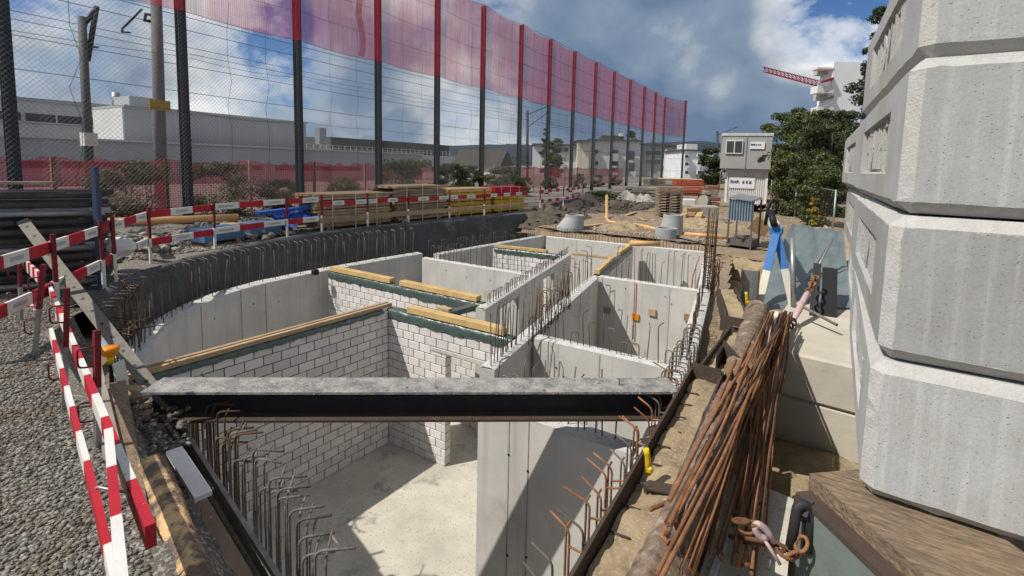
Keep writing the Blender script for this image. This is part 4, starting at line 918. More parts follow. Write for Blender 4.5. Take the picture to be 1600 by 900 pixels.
for i in range(len(posts)-1):
    a, b = posts[i]+Vector((.17, 0, 0)), posts[i+1]+Vector((.17, 0, 0))
    if i == 0: a = a+(a-b)*1.0
    netting(a, b, .55, ZR, .115 if i < 4 else .17, R(48), .0038 if i < 4 else .0045, 'wire_net', wire, fe)
    # red net: gently sagging sheet
    vs = []; nu, nv = 10, 12; rr = random.Random(i)
    for j in range(nv+1):
        for k in range(nu+1):
            u, v = k/nu, j/nv; q = a.lerp(b, u); sag = -.18*math.sin(math.pi*u)*(v**3); vs.append(q+Vector((.03+.05*math.sin(math.pi*u)*math.sin(5*v+i)+.02*rr.random(), 0, ZR+(ZT-ZR)*v+sag-(.10*math.sin(math.pi*u)*(1-v)**3)))-org(fe))
    big_mesh('red_net', vs, [(j*(nu+1)+k, j*(nu+1)+k+1, (j+1)*(nu+1)+k+1, (j+1)*(nu+1)+k) for j in range(nv) for k in range(nu)], rednet, smooth=True, parent=fe)
    c = MB()
    for z in (.6, 1.9, 3.5, 5.1, ZR, 7.5, 8.6, 9.8, ZT):
        sg = .04+.12*rr.random(); c.tube([a.lerp(b, t)+Vector((.02, 0, z-4*sg*t*(1-t))) for t in (0, .25, .5, .75, 1)], .006 if i < 6 else .012, 4, cap=False)
    for t in (.33, .66): c.tube([a.lerp(b, t+.02*math.sin(z*3))+Vector((.03, 0, z)) for z in np.linspace(.6, ZT-.1, 14)], .006, 4, cap=False)
    c.build('net_ropes', rope, fe)
    if i == 2:   # bunched fold of the red net
        f = MB(); q = a.lerp(b, .7); f.add([], []); vs = []; W = 7
        for j in range(16):
            z = ZR+(ZT-ZR)*j/15
            for k in range(W): vs.append(q+Vector((.10+.05*math.sin(k*2.1+j), (k-3)*.05+.08*math.sin(j*.7), z)))
        f.add(vs, [(j*W+k, j*W+k+1, (j+1)*W+k+1, (j+1)*W+k) for j in range(15) for k in range(W-1)]); f.build('net_fold', rednet, fe)

# ================================================================== RAILWAY LINE BEHIND THE FENCE
for i, (y10, X, lab) in enumerate(((-48, -22, 'topmost overhead railway wire behind the netting'), (-22, -22, 'second overhead railway wire from the top'), (12, -27, 'third overhead railway wire from the top'), (25, -27, 'fourth overhead wire just below the third'), (50, -24, 'fifth overhead wire crossing both masts'), (103, -24, 'lowest overhead wire above the grey factory'))):
    q = PX(10, y10, X); b = MB(); ys = list(np.linspace(1, 230, 26)); b.tube([(X, y, q.z-.25*(1-abs(((y % 46)/46)-.5)*2)) for y in ys], .013, 5)
    tag(b.build('overhead_wire', rope, loc=(X, 5, q.z)), lab, 'wire')
mA = thing('catenary_mast', 'grey steel catenary mast with a slanted bracket in front of the factory', 'mast', PD(141, 300, 26))
a, t = PX(140, 296, -24), PX(128, 26, -24)
MB().tube([a+Vector((0, 0, -2)), t], [.17, .13], 10).build('pole', mat('mast_grey', (.085,.085,.085), (.06,.06,.06), 4, .7), mA)
j = PX(137, 95, -24); e = PX(151, 10, -24); MB().tube([j, e], .09, 8).tube([PX(131, 40, -24), PX(147, 17, -24)], .08, 8).build('bracket_arm', 'beam', mA)
MB().tube([PX(139, 73, -24), PX(154, 74, -24)], .04, 6).tube([PX(139, 74, -24), PX(139, 68, -24)], .05, 6).build('insulator', 'beam', mA)
MB().box(tuple(PX(139, 218, -24)), (.45, .4, .5)).build('junction_box', 'white', mA)
mB = thing('catenary_mast', 'thick concrete catenary mast with a yellow warning plate', 'mast', PX(250, 300, -20))
a, t = PX(250, 300, -20), PX(243, -40, -20)
MB().tube([a+Vector((0, 0, -2)), t], [.21, .16], 12).build('pole', mat('mast_concrete', (.17,.165,.16), (.12,.118,.115), 4, .9), mB)
q = PX(247, 165, -20); MB().box((q.x+.27, q.y-.05, q.z), (.03, .62, .34)).build('warning_plate', mat('warning_yellow', (.55,.33,.01), (.30,.18,.02), 22, .6), mB)
MB().tube([PX(222, 14, -20.3), PX(191, 45, -20.6), PX(191, 51, -20.6)], .035, 6).tube([PX(190, 50, -20.6), PX(204, 51, -20.6)], .03, 6).tube([PX(240, 24, -20), PX(228, 22, -20.2), PX(226, 32, -20.2), PX(240, 34, -20)], .06, 6).build('cantilever_arm', 'beam', mB)
for px, top, dep, lab in ((824, 173, 55, 'slim dark catenary mast between the fifth and sixth fence posts'), (1121, 205, 75, 'thin far catenary mast left of the stacked containers')):
    m_ = thing('catenary_mast', lab, 'mast', PD(px, 270, dep)); MB().tube([PD(px, 285, dep), PD(px, top, dep)], .16, 8).build('pole', 'steel', m_)
    MB().tube([PD(px, top+6, dep), PD(px+32, top-7, dep)], .05, 6).tube([PD(px, top+26, dep), PD(px+30, top+4, dep)], .05, 6).build('cantilever_arm', 'steel', m_)

# ================================================================== BUILDINGS
wallg = mat('factory_grey', (.37,.375,.39), (.33,.335,.35), .3, .8); wallw = mat('factory_white', (.62,.62,.61), (.56,.56,.55), .4, .8)
facl = mat('factory_light', (.50,.50,.49), (.45,.45,.44), .3, .8); glass = mat('dark_window', (.03,.035,.04), (.05,.055,.06), 1, .15, spec=.6)
rend = mat('render_white', (.66,.655,.63), (.60,.595,.57), .5, .85); cream_ = mat('render_cream', (.62,.55,.43), (.56,.50,.40), .5, .85); greyr = mat('render_grey', (.40,.41,.41), (.36,.37,.37), .5, .85)
roofd = mat('roof_dark', (.06,.058,.056), (.09,.085,.08), 1, .8); shut = mat('shutter', (.5,.5,.49), None, 1, .7)
def xface(parent, name, X, px0, px1, pyt, pyb, m, proud=.06, th=.12):   # a panel on a wall facing +X, given by pixel corners
    a, b = PX(px0, pyt, X), PX(px1, pyb, X); z0, z1 = min(a.z, b.z), max(a.z, b.z); return MB().box((X+proud-th/2, (a.y+b.y)/2, (z0+z1)/2), (th, abs(b.y-a.y), z1-z0)).build(name, m, parent)
# factory with the window band
XA = -62; a, b = PX(-260, 150, XA), PX(186, 167, XA); zA = PX(20, 154, XA).z
fa = thing('factory_building', 'light grey flat roofed factory with a dark window band at the far left', 'building', (XA, b.y, 0))
MB().box((XA-12, (a.y+b.y)/2, zA/2), (24, b.y-a.y, zA)).build('wall', facl, fa)
MB().box((XA-12, (a.y+b.y)/2, zA+.06), (24.3, b.y-a.y+.3, .25)).build('roof_edge', greyr, fa)
zb0, zb1 = PX(100, 193, XA).z, PX(100, 181, XA).z; k = 0; y = a.y+1
while y < b.y-1.5:
    wn = MB().box((XA+.02, y+2.1, (zb0+zb1)/2), (.12, 4.1, zb1-zb0)).build('window', glass, fa); MB().box((XA+.10, y+2.1, (zb0+zb1)/2), (.08, .12, zb1-zb0)).box((XA+.10, y+2.1, zb0-.06), (.2, 4.2, .1)).build('window_frame', facl, wn); y += 4.4
zl0, zl1 = PX(100, 266, XA).z, PX(100, 251, XA).z; y = a.y+3
while y < b.y-8: MB().box((XA+.02, y+3.5, (zl0+zl1)/2), (.12, 7, zl1-zl0)).build('window', glass, fa); y += 9.5
q = PX(181, 156, XA-2); MB().tube([(q.x, q.y, zA), (q.x, q.y, PX(181, 145, XA-2).z)], .35, 10).build('chimney', 'galv', fa)
XB = -46; b0, b1 = PX(195, 166, XB), PX(478, 197, XB); zB = b0.z
fb = thing('factory_building', 'long grey windowless factory hall with a white end wall', 'building', (XB, b0.y, 0))
MB().box((XB-3, (b0.y+b1.y)/2, zB/2), (6, b1.y-b0.y, zB)).build('wall', wallg, fb)
MB().box((XB-3, b0.y-.08, zB/2-.05), (5.8, .15, zB-.1)).build('end_wall', wallw, fb)
MB().box((XB-3, (b0.y+b1.y)/2, zB+.05), (6.3, b1.y-b0.y+.2, .18)).build('roof_edge', greyr, fb)
MB().box((XB-3, PX(234, 160, XB).y, zB+.5), (3, 1.6, 1.0)).build('roof_box', greyr, fb)
for k in range(8): y = b0.y+(b1.y-b0.y)*(k+1)/9; MB().box((XB+.01, y, zB/2), (.05, .05, zB-.4)).build('panel_seam', facl, fb)
for px0, px1, t0, t1 in ((310, 400, 254, 262), (425, 470, 256, 262)): xface(fb, 'window', XB, px0, px1, t0, t1, glass)
XW = -42.5; w0, w1 = PX(-200, 205, XW), PX(660, 245, XW); zW = PX(194, 221, XW).z
fw_ = thing('factory_wing', 'long low grey factory wing in front of the halls with dark ground floor windows', 'building', (XW, w0.y, 0))
MB().box((XW-1.2, (w0.y+w1.y)/2, zW/2), (2.4, w1.y-w0.y, zW)).build('wall', wallg, fw_); MB().box((XW-1.2, (w0.y+w1.y)/2, zW+.04), (2.7, w1.y-w0.y+.2, .14)).build('roof_edge', facl, fw_)
for px0, px1, t0, t1 in ((18, 77, 251, 262), (97, 205, 252, 263), (308, 410, 257, 266), (430, 563, 258, 267)): xface(fw_, 'window', XW, px0, px1, t0, t1, glass)
XC = -72; c0, c1 = PX(480, 233, XC), PX(712, 240, XC)
fc = thing('low_warehouse', 'low pale warehouse with a dark upper storey behind the fence', 'building', (XC, c0.y, 0)); zc0 = PX(560, 238, XC).z; zc1 = PX(560, 216, XC).z
MB().box((XC-9, (c0.y+c1.y)/2, zc0/2), (18, c1.y-c0.y, zc0)).build('wall', facl, fc)
MB().box((XC-12, (c0.y+c1.y)/2+3, (zc0+zc1)/2), (20, c1.y-c0.y-6, zc1-zc0)).build('upper_storey', roofd, fc)
rl = MB()
for z in (.5, 1.0): rl.bar((XC-.1, c0.y, zc0+z), (XC-.1, c1.y-2, zc0+z), .06, .06)
for k in range(30): y = c0.y+(c1.y-c0.y-2)*k/29; rl.bar((XC-.1, y, zc0), (XC-.1, y, zc0+1), .06, .06)
rl.build('roof_railing', 'white', fc)
q0, q1 = PX(497, 225, XC+3), PX(505, 210, XC+3); MB().box((XC+3, (q0.y+q1.y)/2, (q0.z+q1.z)/2+.5), (1.2, 1.2, abs(q1.z-q0.z)+1)).build('roof_vent', 'galv', fc)
# house with brown roof
hs = thing('small_house', 'small house with a brown pitched roof behind the green bushes', 'house', PD(755, 270, 95))
c = PD(755, 262, 95); MB().box((c.x, c.y, c.z-2), (9, 8, 5), rz=.3).build('wall', rend, hs)
rz = .3; ca, sa_ = math.cos(rz), math.sin(rz); rf = lambda x, y, z: (c.x+x*ca-y*sa_, c.y+x*sa_+y*ca, c.z+z)
MB().add([rf(-5, -4.6, .5), rf(5, -4.6, .5), rf(5, 4.6, .5), rf(-5, 4.6, .5), rf(-5, 0, 3.6), rf(5, 0, 3.6)], [(0, 1, 5, 4), (2, 3, 4, 5), (0, 4, 3), (1, 2, 5), (0, 3, 2, 1)]).build('roof', mat('brown_tiles', (.07,.06,.05), (.05,.045,.04), 4, .9), hs)
# apartment block: parallel to the fence end, given by pixel columns at constant depth
def dbox(parent, name, px0, px1, pyt, D, m, depth=10, pyb=300, proud=0, back=None):
    a, b = PD(px0, pyt, D-proud), PD(px1, pyt, D-proud); bz = PD((px0+px1)/2, pyb, D).z; zt_ = (a.z+b.z)/2; c = (a+b)/2; d = Vector((b.x-a.x, b.y-a.y, 0)); L = d.length; n = back or Vector((-d.y, d.x, 0)).normalized()
    c = c+n*(depth/2); return MB().box((c.x, c.y, (zt_+bz)/2), (L, depth, zt_-bz), rz=math.atan2(d.y, d.x)).build(name, m, parent)
ap_ = thing('apartment_block', 'long pale apartment block with a dark flat roof behind the far posts', 'building', PD(950, 285, 110))
for px0, px1, t, m, dd in ((833, 903, 227, rend, 110), (903, 921, 221, cream_, 107), (921, 1002, 220, rend, 110), (1002, 1042, 227, greyr, 111), (1042, 1070, 229, rend, 109)):
    w_ = dbox(ap_, 'wall', px0, px1, t, dd, m, 12)
    dbox(ap_, 'roof', px0-1.5, px1+1.5, t-2.3, dd-1, roofd, 14, pyb=t+.2)
for px0, px1, t, b_ in ((872, 878, 231, 237), (882, 888, 231, 237), (872, 878, 246, 252), (956, 966, 234, 240), (956, 966, 252, 259), (956, 966, 262, 269), (930, 935, 234, 240), (930, 935, 252, 258), (983, 992, 236, 250), (983, 992, 254, 268), (1010, 1018, 236, 242), (1024, 1032, 236, 242), (1010, 1018, 250, 256), (1024, 1032, 250, 256)):
    dbox(ap_, 'window', px0, px1, t, 110, glass, .4, pyb=b_, proud=.6 if px0 < 1000 else -.7)
for px0, px1, t, b_ in ((955, 967, 240, 246), (955, 967, 246.5, 251)): dbox(ap_, 'balcony', px0, px1, t, 110, shut, 1.2, pyb=b_, proud=1.4)
dbox(ap_, 'roof_house', 941, 975, 212, 112, roofd, 6, pyb=219)
dbox(ap_, 'chimney', 969, 974, 208, 111, rend, 2, pyb=213)
wb = thing('white_house', 'white modern house with square bay windows left of the containers', 'building', PD(1100, 290, 95))
dbox(wb, 'wall', 1066, 1136, 236, 95, mat('bright_render', (.76,.77,.78), (.70,.71,.72), .5, .8), 12); dbox(wb, 'roof', 1064, 1138, 234, 94.5, roofd, 13, pyb=236.2)
dbox(wb, 'stair_tower', 1072, 1090, 225, 97, rend, 6, pyb=236)
for px0, px1, t, b_ in ((1070, 1077, 241, 247), (1070, 1077, 253, 259), (1070, 1077, 266, 272), (1090, 1102, 252, 257), (1090, 1102, 266, 272), (1090, 1102, 240, 245), (1114, 1124, 240, 262)):
    w_ = dbox(wb, 'window', px0, px1, t, 95, rend, .6, pyb=b_, proud=.7); dbox(wb, 'pane', px0+1.2, px1-1.2, t+1, 95, glass, .4, pyb=b_-1, proud=1.0)
hb = thing('balcony_tower', 'tall white apartment tower with stacked balconies at the upper right', 'building', PD(1310, 270, 62))
dbox(hb, 'wall', 1303, 1352, 97, 62, mat('bright_render', (.76,.77,.78)), 3)
for t in (97, 121, 154, 183):
    bl = dbox(hb, 'balcony', 1278, 1303, t+13 if t > 97 else t+8, 62, rend, 1.6, pyb=(t+24 if t > 97 else t+10.5)); 
for t in (106, 146, 178): dbox(hb, 'balcony_recess', 1281, 1303, t, 63.2, greyr, 1.4, pyb=t+10)
for t, c_ in ((124, 'red'), (152, 'alum')):
    a = PD(1282, t+5, 61.6); b_ = PD(1303, t-2, 61.6); c2 = PD(1303, t+1, 62.6); d2 = PD(1284, t+6, 62.6); MB().add([a, b_, c2, d2, a+Vector((0, 0, .15)), b_+Vector((0, 0, .15)), c2+Vector((0, 0, .15)), d2+Vector((0, 0, .15))], [(0, 3, 2, 1), (4, 5, 6, 7), (0, 1, 5, 4), (2, 3, 7, 6)]).build('awning', c_, hb)
# crane
crn = thing('tower_crane', 'red lattice tower crane jib reaching over the trees', 'crane', PD(1390, 300, 100))
jp = lambda t: PD(1192+(1400-1192)*t, 112+(168-112)*t, 100)
jb = MB(); nseg = 34
for k in range(nseg):
    t0, t1 = k/nseg, (k+1)/nseg; up = Vector((0, 0, 1.0+.5*t0)); a, b = jp(t0), jp(t1)
    jb.bar(a, b, .16, .16); jb.bar(a+up, b+up, .16, .16); jb.bar(a, b+up, .08, .08); jb.bar(a+up, b, .08, .08); jb.bar(a+Vector((.6, .9, 0)), b+Vector((.6, .9, 0)), .16, .16); jb.bar(a+up, b+Vector((.6, .9, 0)), .08, .08)
jb.build('jib', 'red', crn); mb = MB(); q = jp(1.0)
for dx, dy in ((0, 0), (1.4, 0), (0, 1.4), (1.4, 1.4)): mb.bar(q+Vector((dx, dy, 1)), Vector((q.x+dx, q.y+dy, 0)), .2, .2)
mb.build('mast', 'red', crn)
# hills
ridge = [(-700, 222), (-300, 214), (0, 224), (200, 226), (400, 229), (480, 226), (520, 220.5), (560, 219), (600, 221), (660, 224.5), (700, 228), (760, 226.5), (800, 225.5), (850, 228), (950, 226), (1030, 223), (1100, 221), (1140, 226), (1250, 224), (1500, 205), (1900, 190), (2600, 200)]
vs = []; rr = random.Random(11); cols = []
for (x0, y0), (x1, y1) in zip(ridge, ridge[1:]):
    k = max(2, int((x1-x0)/6))
    for i in range(k): t = i/k; cols.append((x0+(x1-x0)*t, y0+(y1-y0)*t-1.0*rr.random()))
for px, y in cols:
    D = 1500; r_ = PD(px, y, D); far = PD(px, y, D*1.6); far.z = r_.z*.3; b_ = PD(px, y, D*.78)
    vs += [Vector((b_.x, b_.y, -5)), b_.lerp(r_, .55)*1.0+Vector((0, 0, r_.z*.62-b_.lerp(r_, .55).z)), r_, far]
fs = [(i*4+j, (i+1)*4+j, (i+1)*4+j+1, i*4+j+1) for i in range(len(cols)-1) for j in range(3)]
o = big_mesh('hills', vs, fs, mat('hazed_wooded_hill', (.017,.028,.046), (.027,.04,.055), .012, .95, detail=10)); tag(o, kind='structure')  # blue haze of distance is put into the hill colour

# ================================================================== VEGETATION
lm = [mat('leaf_dark', (.026,.045,.017), (.043,.068,.023), 1.5, .55, trans=.25), mat('leaf_mid', (.055,.08,.028), (.08,.102,.035), 1.5, .55, trans=.3), mat('leaf_light', (.14,.16,.05), (.19,.185,.065), 1.5, .55, trans=.3),
      mat('leaf_dry', (.16,.105,.055), (.10,.075,.045), 2, .8, trans=.2), mat('leaf_yellow', (.42,.30,.03), (.3,.26,.04), 2, .6, trans=.3), mat('conifer', (.022,.042,.022), (.04,.065,.03), 2, .6, trans=.1)]
barkm = mat('tree_bark', (.10,.08,.06), (.06,.05,.04), 8, .95)
def leaves(centers, rad, n, size, mi_w, seed, aspect=.55):
    rg = np.random.default_rng(seed); centers = np.asarray(centers); m = len(centers)
    ci = rg.integers(0, m, n); u = rg.normal(size=(n, 3)); u /= np.linalg.norm(u, axis=1)[:, None]; rr_ = rg.random(n)**.45
    rad = np.asarray(rad); pos = centers[ci]+u*(rad[ci]*rr_[:, None])
    nrm = u*.6+rg.normal(size=(n, 3))*.7+np.array([0, 0, .35]); nrm /= np.linalg.norm(nrm, axis=1)[:, None]
    t = np.cross(nrm, rg.normal(size=(n, 3))); t /= np.linalg.norm(t, axis=1)[:, None]; b = np.cross(nrm, t)
    s = size*(.6+.8*rg.random(n))[:, None]
    V = np.stack([pos-t*s, pos+b*s*aspect, pos+t*s, pos-b*s*aspect], 1).reshape(-1, 3); Fc = np.arange(4*n).reshape(-1, 4)
    mi = rg.choice(len(mi_w), n, p=np.array(mi_w)/sum(mi_w)); return V, Fc, mi
def tree(name, label, cat, base, h, w, n, size, mats_i, weights, seed, crown0=.18, blobs=26, conic=False, trunk_r=.12, group=None, stems=1):
    base = Vector(base); t = thing(name, label, cat, base, group); rr = random.Random(seed)
    cs = []; rs = []
    for k in range(blobs):
        f = rr.random(); z = h*(crown0+(1-crown0)*f); prof = (1-f)*.95+.05 if conic else math.sin(math.pi*min(1, .12+.83*f))**.6
        a = rr.random()*6.28; q = w*prof*math.sqrt(rr.random())*.78; s = w*(.20+.20*rr.random())*(.55+.45*prof)
        cs.append((q*math.cos(a), q*math.sin(a), min(z, h-s*.6))); rs.append((s, s, s*(.6 if not conic else .5)))
    V, Fc, mi = leaves(cs, rs, n, size, weights, seed); big_mesh('crown', V, Fc, [lm[i] for i in mats_i], mi=mi, parent=t)
    mb = MB()
    for s_ in range(stems):
        ox = (rr.random()-.5)*w*.5*(stems > 1); oy = (rr.random()-.5)*w*.5*(stems > 1)
        tp = Vector((ox*1.4, oy*1.4, h*.8)); mb.tube([base+Vector((ox, oy, -.15)), base+Vector((ox, oy, 0))+tp*.4*.9, base+Vector((0, 0, 0))+tp], [trunk_r, trunk_r*.7, trunk_r*.2], 7)
    for k in range(min(9, blobs)):
        c = cs[k]; z0 = max(.1, c[2]*.55); mb.tube([base+Vector((0, 0, z0)), base+Vector(c)], [trunk_r*.4, trunk_r*.12], 5)
    mb.build('trunk', barkm, t); return t
def at(px, D, z): p = PD(px, 270, D); return (p.x, p.y, z)
tree('broadleaf_tree', 'dark green broadleaf tree right behind the container stack', 'tree', at(1228, 40, FAR), 8.0, 3.0, 14000, .10, (0, 1, 2), (3, 5, 2), 21, .05, 40)
tree('broadleaf_tree', 'tall leafy tree with olive highlights right of the containers', 'tree', at(1262, 32, FAR), 6.6, 2.5, 14000, .085, (1, 2, 0), (4, 4, 2), 22, .04, 40)
tree('broadleaf_tree', 'dense dark tree against the edge of the concrete blocks', 'tree', at(1296, 27, FAR), 6.2, 2.2, 14000, .08, (0, 1, 2), (4, 4, 1), 23, .03, 40)
tree('broadleaf_tree', 'tall dark tree farther back between the containers and the white tower', 'tree', at(1250, 52, FAR), 8.6, 3.6, 12000, .13, (0, 1), (5, 3), 81, .05, 44)
tree('broadleaf_tree', 'dark tree in the back row close to the concrete blocks', 'tree', at(1292, 44, FAR), 8.0, 3.0, 10000, .12, (0, 1), (5, 3), 82, .05, 40)
tree('hedge_shrub', 'dense green shrub behind the wire fence with a bright bush in front', 'shrub', at(1280, 22, FAR), 3.6, 1.6, 11000, .06, (0, 1, 2), (3, 5, 2), 24, .02, 34)
tree('hedge_shrub', 'green shrub behind the wire fence near the containers', 'shrub', at(1246, 27, FAR), 3.8, 1.9, 11000, .07, (1, 2, 0), (4, 4, 2), 25, .02, 34)
tree('yellow_bush', 'small bright yellow green bush at the foot of the hedge', 'bush', at(1277, 16.5, FAR+.1), 1.55, .26, 700, .05, (4, 2), (4, 1), 26, .1, 16, trunk_r=.02)
tree('conifer_tree', 'dark conifer rising behind the top concrete blocks', 'tree', at(1352, 38, FAR), 15.5, 3.6, 16000, .12, (5, 0), (4, 1), 27, .05, 60, conic=True)
tree('broadleaf_tree', 'light green tree in front of the apartment block', 'tree', at(866, 80, 0), 6.6, 2.6, 4500, .2, (2, 1), (3, 3), 28, .08, 30)
tree('conifer_tree', 'dark pointed conifer beside the apartment block', 'tree', at(851, 84, 0), 8.6, 1.9, 2500, .2, (5, 0), (3, 1), 29, .05, 30, conic=True)
tree('broadleaf_tree', 'dark round tree left of the stacked containers', 'tree', at(1112, 62, FAR), 5.4, 2.6, 4000, .17, (0, 1), (4, 2), 30, .05, 28)
tree('broadleaf_tree', 'dark tree top behind the roof of the apartment block', 'tree', at(984, 125, 0), 11.5, 3, 1800, .3, (0, 1), (4, 2), 31, .3, 20)
for px, D, h, w_, lab, wt, s in ((205, 19.4, 1.75, 1.5, 'dry brown bush left of the second fence post', (6, 2), 41), (352, 19.6, 1.7, 1.6, 'dry brown bush right of the second fence post', (6, 2), 42), (440, 20.5, 1.15, 1.2, 'low dry bush at the third fence post', (6, 2), 43), (540, 21.5, 1.2, 1.3, 'low dry scrub between the third and fourth posts', (5, 2), 44)):
    tree('dry_bush', lab, 'bush', (-18.0, PX(px, 300, -18.0).y, 0), h*1.15, w_*.95, 9000, .035, (3, 1), wt, s, .02, 30, trunk_r=.02, stems=4)
for px, D, h, w_, lab, s in ((640, 24.5, 2.3, 1.9, 'large green bush right of the fourth fence post', 45), (700, 26, 2.1, 1.5, 'green bush around the fifth fence post', 46), (790, 32, 2.0, 1.7, 'green weeds and reeds near the sixth fence post', 47), (735, 27.5, 2.0, .9, 'ivy green bush climbing beside the fifth fence post', 48)):
    tree('green_bush', lab, 'bush', at(px, D, 0), h, w_, 9000, .05, (0, 1, 2, 3), (4, 4, 1, 1), s, .02, 30, trunk_r=.03, stems=3)
for i, (px, D, h) in enumerate(((820, 36, 1.3), (860, 40, 1.2), (905, 46, 1.5), (935, 50, 1.4), (770, 30, 1.4), (962, 55, 1.3))):
    tree('reed_clump', ('dry weed clump', 'brown weed clump', 'tall weed clump', 'olive weed clump', 'reedy weed clump', 'thin weed clump')[i]+f' at the {["seventh","eighth","ninth","tenth","sixth","eleventh"][i]} fence post', 'weeds', at(px, D, -.1), h, .9, 1500, .08, (3, 2, 1), (4, 1, 2), 60+i, .02, 18, trunk_r=.02)
tree('grass_mound', 'green weeds growing on the dark soil heap', 'weeds', (-11.6, 28.5, -.2), .75, 1.5, 2600, .07, (1, 0, 2), (3, 3, 1), 70, .02, 26, trunk_r=.01)
# far wood behind fence to close the horizon
rg = np.random.default_rng(5); cs = []; rs = []
for k in range(70): p = PD(-250+1900*k/70+20*rg.random(), 262, 150+40*rg.random()); cs.append((p.x, p.y, 1.5+2.5*rg.random())); rs.append((5, 5, 3))
V, Fc, mi = leaves(cs, rs, 9000, .5, (3, 2), 8); o = big_mesh('distant_trees', V, Fc, [lm[0], lm[1]], mi=mi); tag(o, 'dark band of distant trees behind the buildings', 'trees', kind='stuff')
# ================================================================== LOW RED MESH FENCE
def mesh_alpha(nt, noise):
    tc = N(nt, 'ShaderNodeNewGeometry'); sx = N(nt, 'ShaderNodeSeparateXYZ'); nt.links.new(tc.outputs['Position'], sx.inputs[0])
    a = math_node(nt, 'SINE', math_node(nt, 'MULTIPLY', sx.outputs[2], 75.0)); b = math_node(nt, 'SINE', math_node(nt, 'MULTIPLY', sx.outputs[1], 75.0))
    return math_node(nt, 'ADD', math_node(nt, 'MULTIPLY', math_node(nt, 'MAXIMUM', a, b), .25), .50, clamp=True)
redm = mat('red_barrier_mesh', (.34,.035,.05), (.28,.03,.04), 2, .7, alpha=mesh_alpha, trans=.4)
rm = thing('red_mesh_fence', 'low red plastic mesh fence behind the steel posts', 'fence', (-19.5, 10, 0)); ys = [2.0+2.9*k for k in range(16)]+[56]
for i, (y0, y1) in enumerate(zip(ys, ys[1:])):
    rr = random.Random(i); vs = []; nu, nv = 14, 7
    if i in (7, 8): continue
    for j in range(nv+1):
        for k in range(nu+1):
            u, v = k/nu, j/nv; vs.append(Vector((-19.4-.015*y0+.08*math.sin(u*9+i)+.05*rr.random(), y0+(y1-y0)*u, .25+(1.75-.22*math.sin(math.pi*u)*rr.random())*v))-org(rm))
    big_mesh('mesh_panel', vs, [(j*(nu+1)+k, j*(nu+1)+k+1, (j+1)*(nu+1)+k+1, (j+1)*(nu+1)+k) for j in range(nv) for k in range(nu)], redm, smooth=True, parent=rm)
    MB().box((-19.35-.015*y0, y0, .95), (.09, .09, 2.1)).build('stake', 'timber' if i % 2 else 'rust', rm)

# ================================================================== YARD: STACKS BEHIND THE BARRIER
def stack(name, label, A, B, depth, layers, m, lh, seed, jag=.12, gap=.0, strap=True, w=None, z0=.08, cat='timber stack'):
    """layers of boards lying from A to B, stacked back to `depth` behind that line"""
    rr = random.Random(seed); A, B = Vector((*A, 0)), Vector((*B, 0)); d = (B-A).normalized(); n = Vector((-d.y, d.x, 0)); t = thing(name, label, cat, A)
    for q in (.15, .85): MB().bar(A.lerp(B, q)+Vector((0, 0, z0/2)), A.lerp(B, q)+n*depth+Vector((0, 0, z0/2)), .1, z0).build('bearer', 'gtimber', t)
    z = z0; k = max(2, int(depth/(w or .22)))
    for L in range(layers):
        for j in range(k):
            e0, e1 = jag*(rr.random()-.5), jag*(rr.random()-.5); c = n*((j+.5)*depth/k)+Vector((0, 0, z+lh*.46))
            if 0 < j < k-1 and L < layers-1: continue
            MB().bar(A+d*e0+c, B+d*e1+c, depth/k*.96, lh*.86).build('board', m if isinstance(m, str) else m[L % len(m)], t)
        z += lh*(1+gap)
        if L % 3 == 2: z += .02
    if strap:
        for q in (.2, .5, .8): MB().bar(A.lerp(B, q)-n*.008+Vector((0, 0, 0)), A.lerp(B, q)-n*.008+Vector((0, 0, z)), .03, .006, up=n).build('strap', 'cream', t)
    return t, n, d, z
bar_pts = [(-9.25, 2.78), (-11.0, 4.04), (-11.62, 5.5), (-12.05, 7.5), (-12.12, 8.6), (-11.8, 11.7), (-11.25, 15.3), (-10.9, 18.2)]
stack('lumber_stack', 'long stack of brown boards nearest to the blue tarp', (-12.45, 8.7), (-12.2, 11.3), 1.2, 11, 'timber', .085, 1)
stack('lumber_stack', 'higher middle stack of mixed brown boards', (-12.15, 11.5), (-11.95, 13.9), 1.3, 13, ['timber', 'gtimber', 'timber'], .085, 2, jag=.3)
stack('formwork_beam_stack', 'stack of ochre formwork beams beside the lumber', (-11.95, 14.1), (-11.65, 16.4), 1.1, 6, ['yform', 'ytimber'], .17, 3, jag=.06)
stack('formwork_panel_stack', 'yellow and red formwork panels at the end of the row', (-11.6, 16.6), (-11.35, 18.6), 1.0, 4, ['yform', 'yform', 'yform', 'red'], .26, 4, jag=.03)
